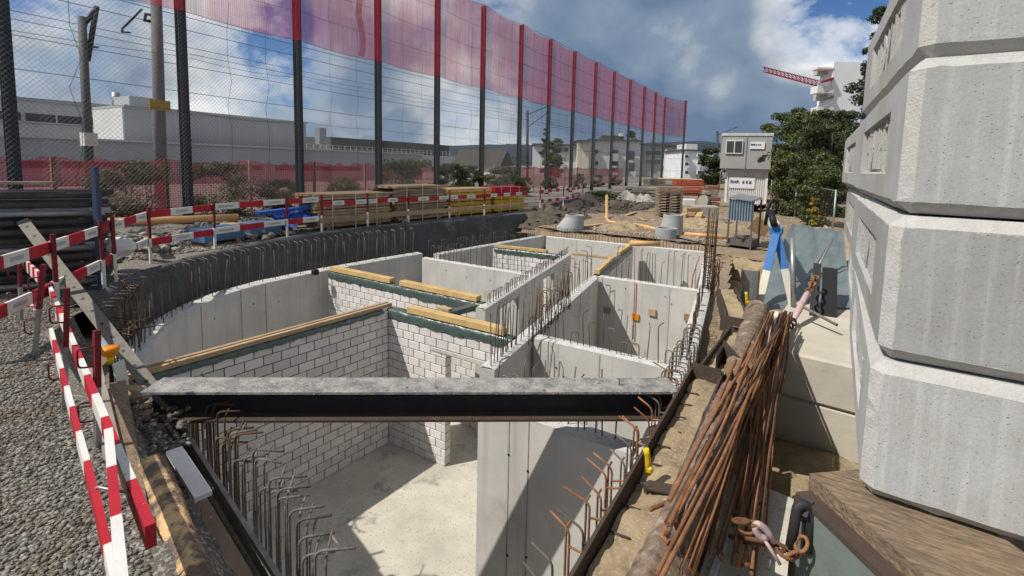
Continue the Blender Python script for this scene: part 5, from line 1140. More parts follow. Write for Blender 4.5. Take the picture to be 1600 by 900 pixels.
# shoring panel stack at the left
dS = Vector((.46, .89, 0)); nS = Vector((-.89, .46, 0)); eS = Vector((-9.55, 2.95, 0)); rr = random.Random(8)
shm = mat('dirty_shoring_steel', (.085,.08,.072), (.045,.043,.042), 6, .8, .3, 40, stain=(.19,.18,.165), stain_scale=4, stain_at=.6, rand=.3)
lay = ['lowest', 'second', 'third', 'fourth', 'fifth', 'sixth', 'seventh', 'eighth', 'ninth', 'tenth', 'topmost']
for L in range(11):
    z = .06+.135*L; off = .12*(rr.random()-.5); t = thing('shoring_panel', f'{lay[L]} dirty steel shoring panel of the dark stack at the left edge', 'panel', eS+Vector((0, 0, z)), 'stacked shoring panels')
    a = eS-dS*(5.2-off)+Vector((0, 0, z+.05)); b = eS+dS*off+Vector((0, 0, z+.05))
    for k in (0, .45, .9): MB().tube([a+nS*k, b+nS*k], .045, 8).build('rail', shm if (L*3+int(k*2)) % 4 else ('gtimber' if L % 2 else 'galv'), t)
    cb_ = MB()
    for s in range(9): q = a.lerp(b, (s+.5)/9); cb_.bar(q, q+nS*.9, .05, .03)
    cb_.build('cross_bars', 'waler', t)
for k, (q, lab, m) in enumerate(((.05, 'blue steel stanchion at the end of the shoring stack', 'blue'), (2.6, 'rusty steel stanchion in front of the shoring stack', 'waler'))):
    b = MB(); p = eS-dS*q-nS*.1; b.box((p.x, p.y, .95), (.07, .07, 1.9), rz=.5); b.box((p.x, p.y, .015), (.25, .25, .03), rz=.5); tag(b.build('stanchion', mat('faded_blue', (.03,.06,.13), (.05,.06,.09), 5, .6) if k == 0 else m, loc=(p.x, p.y, 0)), lab, 'post')
for i in range(5):
    p = eS-dS*(.5+rr.random()*3)+nS*rr.random()*.6; a = p+Vector((0, 0, 1.6+.05*i)); tag(MB().bar(a-dS*(.8+rr.random()), a+dS*(.5+.4*rr.random()), .12, .04).build('loose_plank', 'gtimber', loc=a), ('long', 'short', 'grey', 'thin', 'crooked')[i]+' weathered plank lying on top of the shoring stack', 'plank')
# debris, pipe, blue boxes, tarp
tag(MB().tube([P(142, 347, .62), P(285, 343, .62), P(372, 339, .62)], .085, 14).build('orange_pipe', 'pipe', loc=P(142, 347, .62)), 'long orange plastic pipe lying behind the barrier on the left', 'pipe')
q = P(345, 352, .35); tag(MB().tube([q, q+Vector((.5, .5, 0))], .07, 12).build('orange_pipe', 'pipe', loc=q), 'short orange pipe piece on the gravel heap', 'pipe')
def rubble(label, c, w, h, n, m, seed, name='rubble_heap', cat='rubble'):
    rr = random.Random(seed); V = []; Fc = []; t = []
    pts = []
    for _ in range(n):
        a = rr.random()*6.28; r_ = rr.random()**.6; pts.append((c[0]+w[0]*r_*math.cos(a), c[1]+w[1]*r_*math.sin(a), c[2]+h*(1-r_)**.8*(.4+.6*rr.random())))
    return stones(name, pts, .03, .14, m, seed, label=label, cat=cat)
rubble('pale rubble and scrap heap under the orange pipe', (-13.0, 4.6, 0), (1.1, .8), .45, 260, 'rock', 1)
rubble('gravel heap behind the white and red barrier', (-13.6, 7.0, 0), (1.6, 1.4), .55, 900, 'stone', 2)
for i, (px, py, z, s, rz, m) in enumerate(((205, 345, .45, (.7, .3, .03), .3, 'gtimber'), (178, 375, .25, (.6, .4, .05), .8, 'white'), (222, 385, .3, (.8, .16, .05), .2, 'gtimber'), (212, 368, .4, (.5, .35, .02), 1.0, 'cream'), (235, 375, .35, (.8, .2, .05), -.3, 'timber'), (170, 395, .35, (.45, .3, .3), .4, 'dark'))):
    q = P(px, py, z); b = MB(); b.bbox((0, 0, 0), s, min(s)*.2); o = b.build('scrap_piece', m); o.location = q; o.rotation_euler = (.25*(i % 3-1), .3*(i % 2), rz); tag(o, ('grey board scrap leaning', 'white panel scrap lying', 'grey plank scrap', 'cream sheet scrap', 'brown timber scrap', 'black crate')[i]+' in the junk heap beside the shoring stack', 'scrap')
q = P(185, 385, .55); tag(MB().bbox(tuple(q), (.5, .4, .28), .1).build('white_sack', 'white', loc=q), 'small white sack in the junk heap', 'sack')
for i, (p0, p1, lab) in enumerate((((-12.0, 5.5), (-12.2, 6.5), 'light blue crate on the gravel beside the barrier'), ((-12.3, 6.7), (-12.4, 7.6), 'second light blue crate next to the blue tarp'))):
    A, B = Vector((*p0, 0)), Vector((*p1, 0)); t = thing('blue_crate', lab, 'crate', A); d = (B-A).normalized(); n = Vector((-d.y, d.x, 0)); m = mat('faded_blue_panel', (.09,.20,.33), (.07,.15,.26), 4, .6)
    MB().bar(A+n*.3+Vector((0, 0, .26)), B+n*.3+Vector((0, 0, .26)), .6, .30).build('crate_body', m, t)
    for k in (.15, .85): MB().bar(A.lerp(B, k)+Vector((0, 0, .06)), A.lerp(B, k)+n*.6+Vector((0, 0, .06)), .1, .1).build('skid', 'timber', t)
cloth('blue_tarp', 'crumpled bright blue tarp lying before the lumber', 'tarp', (Vector((-12.25, 7.7, .22)), Vector((-12.3, 8.75, .42)), Vector((-13.2, 8.8, .55)), Vector((-13.2, 7.6, .5))), 26, 18, .08, mat('bright_blue_tarp', (.012,.07,.33), (.02,.10,.42), 5, .4, .3, 20), 5)
q = Vector((-12.9, 8.2, .6)); tag(MB().bar(q-Vector((.1, .9, 0)), q+Vector((.1, .7, .1)), .3, .08).build('blue_formwork', mat('bright_blue_tarp', (.012,.07,.33)), loc=q), 'narrow blue formwork sheet on the scrap behind the blue tarp', 'formwork')

# ================================================================== RED AND WHITE BARRIERS
def rw_board(parent, name, p0, p1, w, h, seg, up=UPV, flip=0, lab=True):
    p0, p1 = Vector(p0), Vector(p1); L = (p1-p0).length; n = max(1, round(L/seg)); mb = MB()
    for k in range(n):
        a, b = p0.lerp(p1, k/n), p0.lerp(p1, (k+1)/n); mi = (k+flip) % 2; mb.bar(a, b, w, h, up=up, mi=mi)
        if mi == 1 and lab: mb.bar(a.lerp(b, .22), a.lerp(b, .78), w+.004, h*.34, up=up, mi=2)
    return mb.build(name, ['red', 'white', 'label'], parent)
def barrier(label, pts, zs, h, seg, post_h=1.1, w=.03, group='red and white barriers', last=False):
    t = thing('barrier', label, 'barrier', (pts[0][0], pts[0][1], 0)); f = 0
    for a, b in zip(pts, pts[1:]):
        for z in zs: rw_board(t, 'barrier_board', (a[0], a[1], z+.02*rnd.random()), (b[0], b[1], z+.02*rnd.random()), w, h, seg, flip=f)
        f ^= 1
    for p in (pts if last else pts[:-1]):
        c = Vector((p[0], p[1], 0))+Vector((.03, .03, 0)); mb = MB(); mb.bar(c+Vector((0, 0, .5)), c+Vector((0, 0, post_h)), .045, .045, mi=0); mb.bar(c, c+Vector((0, 0, .5)), .044, .044, mi=1); mb.build('barrier_post', [mat('dull_red_steel', (.17,.014,.022), (.11,.012,.018), 6, .6), 'white'], t)
    return t
barrier('red and white barrier in front of the shoring stack at the left', [(-6.9, 1.12), (-8.05, 1.95), (-9.25, 2.78)], (.93, .42), .14, .55)
barrier('short red and white barrier piece beside the scrap heap', [(-9.25, 2.78), (-9.65, 3.05), (-11.0, 4.04)], (.93, .42), .14, .6)
barrier('red and white barrier along the gravel before the blue crates', [(-11.0, 4.04), (-11.62, 5.5), (-12.05, 7.5), (-12.12, 8.55)], (.95, .40), .14, .62)
lb = barrier('long red and white barrier in front of the lumber stacks', [(-12.12, 8.6), (-11.95, 10.1), (-11.8, 11.7), (-11.52, 13.5), (-11.25, 15.3), (-10.95, 18.2)], (.82,), .13, .42)
for a, b in zip([(-12.08, 8.6), (-11.76, 11.7), (-11.2, 15.3)], [(-11.76, 11.7), (-11.2, 15.3), (-10.9, 18.2)]): MB().bar((a[0], a[1], .36), (b[0], b[1], .36), .03, .14).build('lower_plank', 'timber', lb)
barrier('far red and white barrier at the end of the shotcrete wall', [(-10.9, 19.2), (-11.1, 22.0), (-11.6, 25.5)], (.85, .40), .15, .5, last=True)
# near barrier by the camera
NF = (round((PD(236, 838, 1.95)-PD(78, 452, 5.9)).length/.42)-1) % 2
nb = thing('barrier', 'near red and white barrier running towards the camera at the left', 'barrier', (-4, 1, 0))
rw_board(nb, 'barrier_board', PD(78, 452, 5.9), PD(236, 838, 1.95), .036, .10, .42, flip=NF, lab=False)
rw_board(nb, 'barrier_board', P(80, 520, .52), P(152, 790, .50), .026, .085, .36, flip=1, lab=False)
rw_board(nb, 'barrier_board', P(152, 790, .50), P(190, 960, .48), .026, .085, .36, flip=0, lab=False)
rw_board(nb, 'barrier_board', P(170, 683, .60), P(192, 930, .58), .036, .10, .40, flip=1, lab=False)
rw_board(nb, 'barrier_board', PD(30, 404, 7.3), PD(64, 436, 6.4), .03, .16, .16, flip=1, lab=False)
rw_board(nb, 'barrier_board', PD(30, 452, 7.3), PD(60, 500, 6.2), .03, .14, .17, flip=0, lab=False)
M['postred'] = mat('dull_red_steel', (.17,.014,.022), (.11,.012,.018), 6, .6)
for (px, py, bx, by) in ((68, 413, 54, 556), (105, 450, 101, 640), (151, 516, 153, 700), (30, 400, 33, 500)):
    base = P(bx, by, 0); Dp = (base-CAM).dot(_F); top_ = PD(px, py, Dp-.05); mid_ = top_.lerp(base, .48); mb = MB(); mb.bar(top_, mid_, .036, .036, mi=0); mb.bar(mid_, base, .034, .034, mi=1); mb.build('barrier_post', ['postred', 'galv'], nb)
    for k in (.14, .60):
        q = top_.lerp(base, k); MB().tube(arc_path([q, q+Vector((-.06, -.09, 0)), q+Vector((-.06, -.09, -.14)), q+Vector((0, 0, -.14))], .03), .0065, 6).build('bracket', 'postred', nb)
q = P(160, 760, .55); MB().tube(arc_path([q+Vector((.16, .05, 0)), q+Vector((-.03, -.02, 0)), q+Vector((-.03, -.02, -.2)), q+Vector((.12, .05, -.2))], .03), .0065, 6).build('bracket', 'galv', nb)
# aluminium ladder seen along one rail
ld = thing('ladder', 'dirty aluminium ladder leaning from the pit edge over the barrier', 'ladder', P(238, 606, 0))
a, b = P(240, 610, WZ+.05), PD(33, 342, 7.0); d = (b-a).normalized(); sd = ((a+b)/2-CAM).normalized(); sd = (sd-d*sd.dot(d)).normalized(); up = sd.cross(d)
for k in (0, .38): MB().bar(a+sd*k, b+sd*k, .03, .135 if k == 0 else .10, up=up).build('rail', 'alum', ld)
k = .16
L = (b-a).length
while k < L-.1:
    q = a+d*k; MB().bar(q-sd*.018, q+sd*.38, .04, .03, up=up).build('rung', 'beam', ld); k += .30
MB().bar(b-d*.06, b+d*.04, .04, .17, up=up).build('end_cap', 'dark', ld)
# warning lamp on white post
wl = thing('warning_lamp', 'yellow warning lamp on a white plate at the pit edge', 'lamp', P(176, 610, -.05))
q = PD(172, 550, 4.75); MB().lathe(q+Vector((0, 0, -.03)), [(0, -.02), (.03, -.02), (.055, .0), (.075, .04), (.078, .07), (.06, .085), (0, .09)], 16).build('lens', 'amber', wl)
MB().tube([q+Vector((0, 0, -.12)), q+Vector((0, 0, -.02))], .03, 8).build('socket', 'yellow', wl)
MB().bar(q+Vector((.06, .04, -.10)), q+Vector((.10, .06, -.45)), .12, .015).build('plate', 'white', wl); MB().bar(q+Vector((0, 0, -.10)), q+Vector((0, 0, -.65)), .03, .03).build('post', 'dark', wl)
# peeled log, planks, bits at the near edge
log('round_log', 'peeled orange log lying at the front left edge of the pit', [P(236, 728, -.05), P(266, 800, -.05), P(322, 960, -.05)], .082, 'logwood', 9, 16)
plank('plank', 'grey weathered plank under the near barrier board', P(184, 600, -.03), P(232, 960, -.03), .12, .05, 'sleeper')
plank('plank', 'dark wet plank beside the pit edge', P(148, 575, .0), P(178, 720, .0), .10, .05, 'gtimber')
p0, p1 = P(272, 704, -.12), P(318, 776, -.12); tag(MB().bar(p0, p1, .10, .03).build('white_board', ['white'], loc=p0), 'small white board lying against the left wale', 'board')
q = P(205, 618, -.2); tag(MB().bbox(tuple(q), (.32, .22, .16), .06, rz=.5).build('earth_clod', 'bank', loc=q), 'dry earth clod at the foot of the ladder', 'clod')
pts = [(P(205+90*rnd.random(), 620+330*rnd.random(), -.2)) for _ in range(700)]
stones('edge_soil', [tuple(p+Vector((0, 0, -.03))) for p in pts], .008, .045, 'gravel', 12, label='dark soil crumbs along the left wale', cat='soil')

# ================================================================== FAR END OF THE SITE
def heap(label, c, rx, ry, h, m, seed, n=34, cat='earth heap', name='soil_heap'):
    rr = random.Random(seed); vs = []; fs = []
    for j in range(n+1):
        for i in range(n+1):
            u, v = i/n*2-1, j/n*2-1; r_ = math.hypot(u, v); z = h*max(0, 1-r_*r_)**.8*(.75+.7*fbm(u*2.2+seed, v*4.1)+.3*fbm(u*7, v*9+seed))+(.13*rr.random() if r_ < 1 else 0); vs.append((u*rx, v*ry, z-.06))
    o = big_mesh(name, vs, [(j*(n+1)+i, j*(n+1)+i+1, (j+1)*(n+1)+i+1, (j+1)*(n+1)+i) for j in range(n) for i in range(n)], m); o.location = c; return tag(o, label, cat)
for hx, hy, wx, wy, hh, nn, sd in ((-10.7, 19.6, 1.9, 2.8, .5, 420, 31), (-11.8, 27.5, 2.2, 4.2, .6, 380, 32), (-9.6, 28.0, 1.4, 4.2, .4, 380, 33)):
    rubble(('stones and clods on the dark heap beside the shotcrete end', 'stones and clods on the overgrown heap', 'stones and clods on the long earth ridge')[sd-31], (hx, hy, FAR+.1), (wx, wy), hh, nn, 'soil', sd)
heap('dark soil heap at the end of the shotcrete wall', (-10.7, 19.6, FAR), 2.0, 3.0, .52, 'soil', 1)
heap('dark overgrown soil heap below the fence', (-11.8, 27.5, FAR), 2.4, 4.5, .75, 'soil', 2)
heap('long brown earth ridge left of the pallet stack', (-9.6, 28.0, FAR), 1.4, 4.5, .40, 'soil', 3)
heap('sandy earth heap left of the manhole rings', (-6.6, 18.6, FAR), 1.0, .8, .30, 'bank', 4)
heap('low brown earth mound around the timber pile', (-3.9, 22.0, FAR), 2.0, 1.5, .30, 'bank', 5)
heap('pale earth and stone heap near the tenth post', (-11.0, 33, FAR), 1.6, 2.0, .7, 'rock', 6)
# manhole cones
cone = mat('manhole_concrete', (.36,.37,.365), (.30,.31,.305), 4, .9, .2, 60)
def manhole(label, c, r0, r1, h, ecc):
    t = thing('manhole_cone', label, 'manhole', c); n = 28; vs = []; prof = [(r0, 0, 0), (r0, h*.18, 0), (r1+.06, h*.86, ecc), (r1+.06, h, ecc), (r1-.02, h, ecc), (r1-.02, h*.2, ecc*.6)]
    for r_, z, e in prof:
        for k in range(n): a = 2*math.pi*k/n; vs.append((c[0]+e+r_*math.cos(a), c[1]+r_*math.sin(a), c[2]+z))
    fs = [(i*n+k, i*n+(k+1) % n, (i+1)*n+(k+1) % n, (i+1)*n+k) for i in range(len(prof)-1) for k in range(n)]
    MB().add(vs, fs, smooth=False).build('cone_body', cone, t)
manhole('eccentric concrete manhole cone behind the left part of the end wall', (-8.25, 17.1, FAR), .54, .32, .62, .18)
manhole('taller concrete manhole cone right behind the front one', (-4.55, 18.3, FAR), .44, .31, .80, .05)
manhole('low concrete manhole ring in front of the taller cone', (-4.45, 17.2, FAR-.05), .37, .33, .46, 0)
# orange drain pipe
pp = [PD(948, 306, 24.5), P(948, 342, FAR+.1), P(952, 347, FAR+.1), P(1000, 352, FAR+.1), P(1036, 361, FAR+.1)]
tag(MB().tube(arc_path(pp, .25), .075, 12).build('drain_pipe', 'pipe', loc=pp[1]), 'orange drain pipe with an upright end running over the far earth', 'pipe')
pp = [P(1063, 365, FAR+.1), P(1136, 371, FAR+.1)]; tag(MB().tube(pp, .075, 12).build('drain_pipe', 'pipe', loc=pp[0]), 'straight orange pipe between the manhole cone and the trough', 'pipe')
pp = [P(984, 380, FAR+.12), P(1030, 381, FAR+.12)]; tag(MB().tube(pp, .09, 12).build('drain_pipe', 'pipe', loc=pp[0]), 'orange pipe lying just behind the end wall', 'pipe')
# pallets
for k in range(11):
    c = P(1046, 342, FAR); z = FAR+.05+.142*k; t = thing('wooden_pallet', f'{["lowest","second lowest","third","fourth","fifth","sixth","seventh","eighth","ninth","tenth","topmost"][k]} pallet of the upright pallet stack', 'pallet', (c.x, c.y, z), 'stack of wooden pallets'); rz = .42+.03*rnd.random()
    ca, sa_ = math.cos(rz), math.sin(rz); L = lambda x, y, zz: (c.x+x*ca-y*sa_, c.y+x*sa_+y*ca, z+zz)
    for i in range(5): q = L(0, -.48+.24*i+.4, .13); MB().box(q, (1.2, .12, .02), rz=rz).build('deck_board', 'gtimber', t)
    for i in (-1, 0, 1):
        q = L(.55*i, .4, .02); MB().box(q, (.10, 1.0, .02), rz=rz).build('base_board', 'gtimber', t)
        for j in (-.06, .4, .86): q = L(.53*i, j, .075); MB().box(q, (.12, .12, .088), rz=rz).build('block', 'timber', t)
# timber pile
c = P(1092, 348, FAR); rr = random.Random(4)
for i, (dx, dy, dz, rz, L_, m, lab) in enumerate(((0, 0, .35, 1.72, 2.6, 'ytimber', 'long yellow beam on top of the timber pile'), (-.35, -.2, .12, 1.75, 2.4, 'timber', 'left beam at the bottom of the timber pile'), (.15, .1, .12, 1.68, 2.5, 'timber', 'middle beam at the bottom of the timber pile'), (-.5, .7, .55, .95, .9, 'timber', 'short upper beam on the timber pile'), (-.4, .75, .36, 1.6, 1.0, 'timber', 'short lower beam on the timber pile'), (.9, .3, .25, 1.8, 1.7, 'gtimber', 'grey beam right of the timber pile'), (-.7, -.1, .30, 1.7, 1.0, 'ytimber', 'stub of a yellow beam at the left of the timber pile'))):
    q = Vector((c.x+dx, c.y+dy, FAR+dz)); d = Vector((math.cos(rz), math.sin(rz), 0))*L_/2; tag(MB().bar(q-d, q+d, .26, .17).build('timber_beam', m, loc=q), lab, 'timber')
# concrete slab stacks
for i, (px, py, n, s, lab) in enumerate(((1020, 302, 6, (2.2, 1.4), 'tall stack of pale slabs behind the pallets'), (998, 311, 4, (2.4, 1.4), 'low stack of pale slabs left of the pallets'), (1020, 309, 4, (1.4, 1.2), 'small stack of pale slabs beside the pallet stack'))):
    c = P(px, py, FAR); t = thing('slab_stack', lab, 'slab stack', c)
    for k in range(n): MB().bbox((c.x+.06*rnd.random(), c.y+.06*rnd.random(), FAR+.13+.26*k), (s[0], s[1], .2), .02, rz=.45).build('slab', 'gtimber' if k % 3 == 1 else 'rock', t)
c = P(1073, 305, FAR); t = thing('red_slat_stack', 'stack of orange red formwork slats behind the pallets', 'stack', c)
rs_ = mat('orange_red_paint', (.52,.10,.05), (.42,.08,.04), 3, .6)
for k in range(7): MB().box((c.x, c.y, FAR+.35+.19*k), (2.6, 1.6, .13), rz=.5).build('slat', rs_, t)
MB().box((c.x, c.y, FAR+.12), (2.4, 1.4, .24), rz=.5).build('bearer', 'gtimber', t)
for i, (px, py, m, s, lab) in enumerate(((1045, 300, 'gtimber', (5, 1.4, .9), 'wide low pile of grey boards behind the pallets'), (1060, 312, 'ytimber', (3.6, .4, .12), 'long pale board on the pallet stack side'), (1075, 322, 'white', (.9, .7, .5), 'white wrapped package behind the timber pile'), (1100, 318, 'dark', (.8, .8, .7), 'black drum shaped bundle beside the red machine'), (1100, 338, 'rock', (1.3, .9, .6), 'grey concrete trough behind the timber pile'))):
    q = P(px, py, FAR); z = s[2]/2 if i != 1 else 1.7; o = MB().bbox((0, 0, 0), s, .06).build('site_pile', m); o.location = (q.x, q.y, FAR+z); o.rotation_euler.z = .45; tag(o, lab, 'material pile')
c = P(1108, 324, FAR); t = thing('red_machine', 'rusty red stacked machine parts beside the white container', 'machine', c); rm_ = mat('faded_red', (.26,.10,.08), (.17,.09,.07), 4, .8)
for k in range(4): MB().bbox((c.x+.1*(k % 2), c.y, FAR+.22+.38*k), (1.15-.12*k, .8, .28), .05, rz=.4).build('machine_part', rm_ if k != 2 else 'gtimber', t)
MB().tube([(c.x-.3, c.y-.8, FAR+.45), (c.x-.2, c.y-.6, FAR+.45)], .4, 14).build('wheel', 'rock', t)
tag(MB().tube([P(1122, 300, 0)+Vector((0, 0, 0)), PD(1128, 266, 36)], .06, 8).build('prop', 'gtimber', loc=P(1122, 300, 0)), 'slanted prop leaning against the upper container', 'prop')
# trough with corrugated screen
c = P(1154, 388, FAR); t = thing('corrugated_trough', 'steel frame bin with a corrugated grey blue screen on its upper half', 'bin', c); fr = mat('brown_grey_steel', (.12,.11,.10), (.08,.075,.07), 5, .8)
a, b = P(1136, 386, FAR), P(1172, 391, FAR); d = (b-a); d.z = 0; W = d.length; d.normalize(); n = Vector((-d.y, d.x, 0))
H = 1.62
for p in (a, b, a+n*.7, b+n*.7): MB().bar(p+Vector((0, 0, -.05)), p+Vector((0, 0, H)), .055, .055).build('frame_post', fr, t)
for p, q in ((a, b), (a+n*.7, b+n*.7), (a, a+n*.7), (b, b+n*.7)): MB().bar(p+Vector((0, 0, .12)), q+Vector((0, 0, .12)), .05, .05).build('frame_rail', fr, t)
cor = MB(); vs = []; K = 34
for k in range(K+1): u = k/K; w_ = .03*(1 if (k//2) % 2 else -1); vs += [a+d*W*u+n*(-.04+w_)+Vector((0, 0, .92)), a+d*W*u+n*(-.04+w_)+Vector((0, 0, H-.02))]
cor.add(vs, [(2*k, 2*k+2, 2*k+3, 2*k+1) for k in range(K)]); cor.build('corrugated_screen', mat('blue_grey_sheet', (.20,.27,.31), (.16,.22,.26), 3, .55), t)
MB().add([a+n*-.1+Vector((0, 0, H+.02)), b+n*-.1+Vector((0, 0, H-.06)), b+n*.8+Vector((0, 0, H+.02)), a+n*.8+Vector((0, 0, H+.1)), a+n*-.1+Vector((0, 0, H+.06)), b+n*-.1+Vector((0, 0, H-.02)), b+n*.8+Vector((0, 0, H+.06)), a+n*.8+Vector((0, 0, H+.14))], [(0, 3, 2, 1), (4, 5, 6, 7), (0, 1, 5, 4), (1, 2, 6, 5), (2, 3, 7, 6), (3, 0, 4, 7)]).build('lid', 'galv', t)
MB().box(tuple((a+b)/2+n*.35+Vector((0, 0, .2))), (W*.95, .62, .22), rz=math.atan2(d.y, d.x)).build('bin_tray', fr, t)
for k in range(6):
    q = (a+b)/2+n*(.1+.5*rnd.random())+Vector((0, 0, .38)); e = Vector((rnd.random()-.5, rnd.random()-.5, .15*(rnd.random()-.3)))*1.0; MB().bar(q-e*.5, q+e*.5, .09, .05).build('scrap_bar', fr, t)
c = P(1186, 372, FAR); o = MB().bbox((0, 0, 0), (.7, .08, .6), .02).build('straw_mat', mat('straw', (.42,.30,.15), (.30,.2,.1), 12, .95, .8, 60, stretch=(1, 1, 6)), None); o.location = (c.x, c.y, FAR+.45); o.rotation_euler = (.3, .5, .4); tag(o, 'straw coloured wicker mat leaning behind the trough', 'mat')
# containers
c0, c1 = P(1132, 322, FAR), P(1193, 322, FAR); D0 = 36.5
ca_, cb2 = PD(1133, 322, D0), PD(1193, 322, D0); ca_.z = cb2.z = FAR; rzc = .17; d = Vector((math.cos(rzc), math.sin(rzc), 0)); n = Vector((-d.y, d.x, 0)); W = (cb2-ca_).length*.93; cb2 = ca_+d*W
lowc = thing('storage_container', 'white corrugated storage container with a sign under the grey site office', 'container', ca_)
zl = PD(1160, 265, D0).z; Hc = zl-FAR; cm = mat('container_white', (.70,.69,.66), (.60,.59,.56), 2, .7, stain=(.42,.36,.30), stain_scale=1.5, stain_at=.64)
K = int(W/.07)*2; vs = []
for k in range(K+1): u = k/K; w_ = .035*(1 if (k//2) % 2 else -1); vs += [ca_+d*W*u+n*(w_)+Vector((0, 0, .16)), ca_+d*W*u+n*w_+Vector((0, 0, Hc-.15))]
MB().add(vs, [(2*k, 2*k+2, 2*k+3, 2*k+1) for k in range(K)]).build('corrugated_front', cm, lowc)
MB().box(tuple((ca_+cb2)/2+n*3.1+Vector((0, 0, Hc/2))), (W-.06, 6.0, Hc-.02), rz=rzc).build('container_body', cm, lowc)
for p in (ca_, cb2): MB().bar(p+Vector((0, 0, 0)), p+Vector((0, 0, Hc)), .16, .16).build('corner_post', cm, lowc)
for z in (.08, Hc-.09): MB().bar(ca_+Vector((0, 0, z)), cb2+Vector((0, 0, z)), .14, .15).build('frame_rail', cm, lowc)
def sign(parent, name, px0, px1, pyt, pyb, pl_, txts, m):
    a, b = PV(px0, pyt, pl_[0], pl_[1]), PV(px1, pyb, pl_[0], pl_[1]); cc = (a+b)/2-n*.06; w_, h_ = (Vector((b.x-a.x, b.y-a.y, 0))).length, a.z-b.z
    s = MB().box(tuple(cc), (w_, .03, h_), rz=rzc).build(name, m, parent)
    for txt, x, y, size, col, bold in txts:
        cu = bpy.data.curves.new('lettering', 'FONT'); cu.body = txt; cu.size = size*h_; cu.extrude = .004; cu.offset = bold; ob = bpy.data.objects.new('t', cu); COL.objects.link(ob)
        bpy.context.view_layer.update(); me = bpy.data.meshes.new_from_object(ob.evaluated_get(bpy.context.evaluated_depsgraph_get())); bpy.data.objects.remove(ob); me.materials.append(M[col])
        lo = bpy.data.objects.new('lettering', me); COL.objects.link(lo); lo.parent = s
        pos = cc+d*((x-.5)*w_)+Vector((0, 0, (y-.5)*h_))-n*.022; lo.location = pos-org(s); lo.rotation_euler = (R(90), 0, rzc)
    return s
sgw = mat('sign_white', (.74,.74,.73), (.70,.70,.69), 1, .6); M['ink'] = mat('blue_ink', (.03,.05,.14), None, 3, .6)
sg = sign(lowc, 'sign_board', 1140, 1178.5, 276, 295, (ca_, cb2), [('linth', .04, .44, .42, 'ink', .012), ('s t z', .52, .44, .42, 'ink', .02)], sgw)
upc = thing('site_office_container', 'grey site office container with a white framed window and sign on top', 'container', PD(1125, 264, D0-.4))
ua, ub = PD(1126, 264, D0-.5), PD(1201, 264, D0-.5); ua.z = ub.z = zl+.06; Hu = PD(1160, 212, D0-.5).z-ua.z; Wu = (ub-ua).length*.93; ub = ua+d*Wu
gm_ = mat('office_grey', (.36,.36,.34), (.32,.32,.30), 1.5, .7)
MB().box(tuple((ua+ub)/2+n*3.0+Vector((0, 0, Hu/2))), (Wu, 6, Hu), rz=rzc).build('container_body', gm_, upc)
MB().box(tuple((ua+ub)/2+n*3.0+Vector((0, 0, Hu+.04))), (Wu+.12, 6.1, .2), rz=rzc).build('roof_frame', mat('frame_light', (.62,.62,.60)), upc)
MB().box(tuple((ua+ub)/2-n*.01+Vector((0, 0, Hu/2-.05))), (.05, .05, Hu-.2), rz=rzc).build('panel_seam', 'galv', upc)
a, b = PV(1134.5, 218.5, ua, ub), PV(1160, 240.5, ua, ub); cc = (a+b)/2-n*.05; w_, h_ = Vector((b.x-a.x, b.y-a.y, 0)).length, a.z-b.z
wf = MB().box(tuple(cc), (w_, .10, h_), rz=rzc).build('window', 'white', upc)
for s_ in (-.25, .25): q = cc+d*w_*s_*.96-n*.052; MB().box(tuple(q), (w_*.40, .04, h_*.80), rz=rzc).build('pane', glass, wf)
sign(upc, 'sign_board', 1172, 1194.5, 221.5, 233, (ua, ub), [('linth s t z', .06, .5, .34, 'ink', .012)], sgw)
for k in range(9):
    q = PV(1186+8*rnd.random()-4+k*.8, 250-k*1.1+4*rnd.random(), ua, ub)-n*.02; MB().box(tuple(q), (.16+.1*rnd.random(), .02, .08+.12*rnd.random()), rz=rzc).build('ivy_leaf', lm[0], upc)
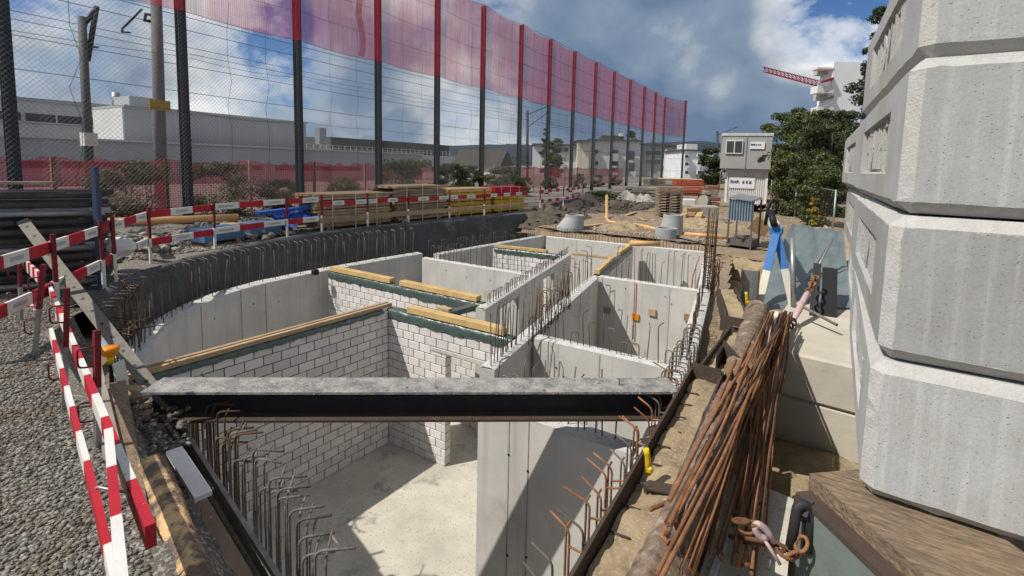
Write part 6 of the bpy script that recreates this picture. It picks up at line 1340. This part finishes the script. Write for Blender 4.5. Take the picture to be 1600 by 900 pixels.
tag(cloth('black_hose_bundle', 'black crumpled sheet at the foot of the white container', 'sheet', (P(1170, 327, FAR+.1), P(1197, 327, FAR+.1), P(1197, 320, FAR+.5), P(1176, 321, FAR+.5)), 12, 8, .12, 'dark', 3), None, None)
# wire fence on the right
wf_ = thing('wire_fence', 'galvanised wire mesh fence in front of the trees on the right', 'fence', PD(1222, 330, 26))
wp = [P(1203, 322, FAR), P(1221, 331, FAR), P(1241, 341, FAR), P(1268, 352, FAR), P(1300, 372, FAR)]
for p in wp: MB().tube([p+Vector((0, 0, -.2)), p+Vector((0, 0, 1.9))], .035, 8).build('fence_post', 'galv', wf_)
for a, b in zip(wp, wp[1:]):
    netting(a, b, .05, 1.8, .30, R(48), .004, 'wire_net', 'waler', wf_)
    for z in (.1, 1.85): MB().tube([a+Vector((0, 0, z)), b+Vector((0, 0, z))], .018, 6).build('fence_rail', 'galv', wf_)
heap('brown earth heap along the wire fence', (1.0, 18.5, FAR), 1.6, 5.0, .55, 'bank', 9)

# loose boards and offcuts lying around the far end of the site
for i, (px, py, L_, rz, m, lab) in enumerate(((968, 322, 2.4, .9, 'gtimber', 'grey board lying on the earth left of the slab stacks'), (985, 334, 1.8, 1.6, 'timber', 'brown board on the dark earth below the slab stacks'), (1008, 330, 1.5, .3, 'gtimber', 'short grey board left of the pallet stack'), (1002, 342, 1.2, 2.2, 'timber', 'small offcut beside the upright orange pipe'), (1120, 348, 1.4, .5, 'gtimber', 'grey offcut right of the timber pile'), (1075, 372, 1.1, 2.6, 'gtimber', 'small grey board between the cone and the trough'), (925, 352, 1.5, 1.2, 'timber', 'brown board on the dark soil left of the orange pipe'), (1040, 296, 4.5, .5, 'gtimber', 'long grey plank on the far board pile'), (1058, 292, 4.0, .35, 'timber', 'long brown plank across the far board pile'))):
    q = P(px, py, FAR+.12 if py > 300 else FAR+1.1); e = Vector((math.cos(rz), math.sin(rz), .03))*L_/2
    tag(MB().bar(q-e, q+e, .2, .05).build('loose_board', m, loc=q), lab, 'board')
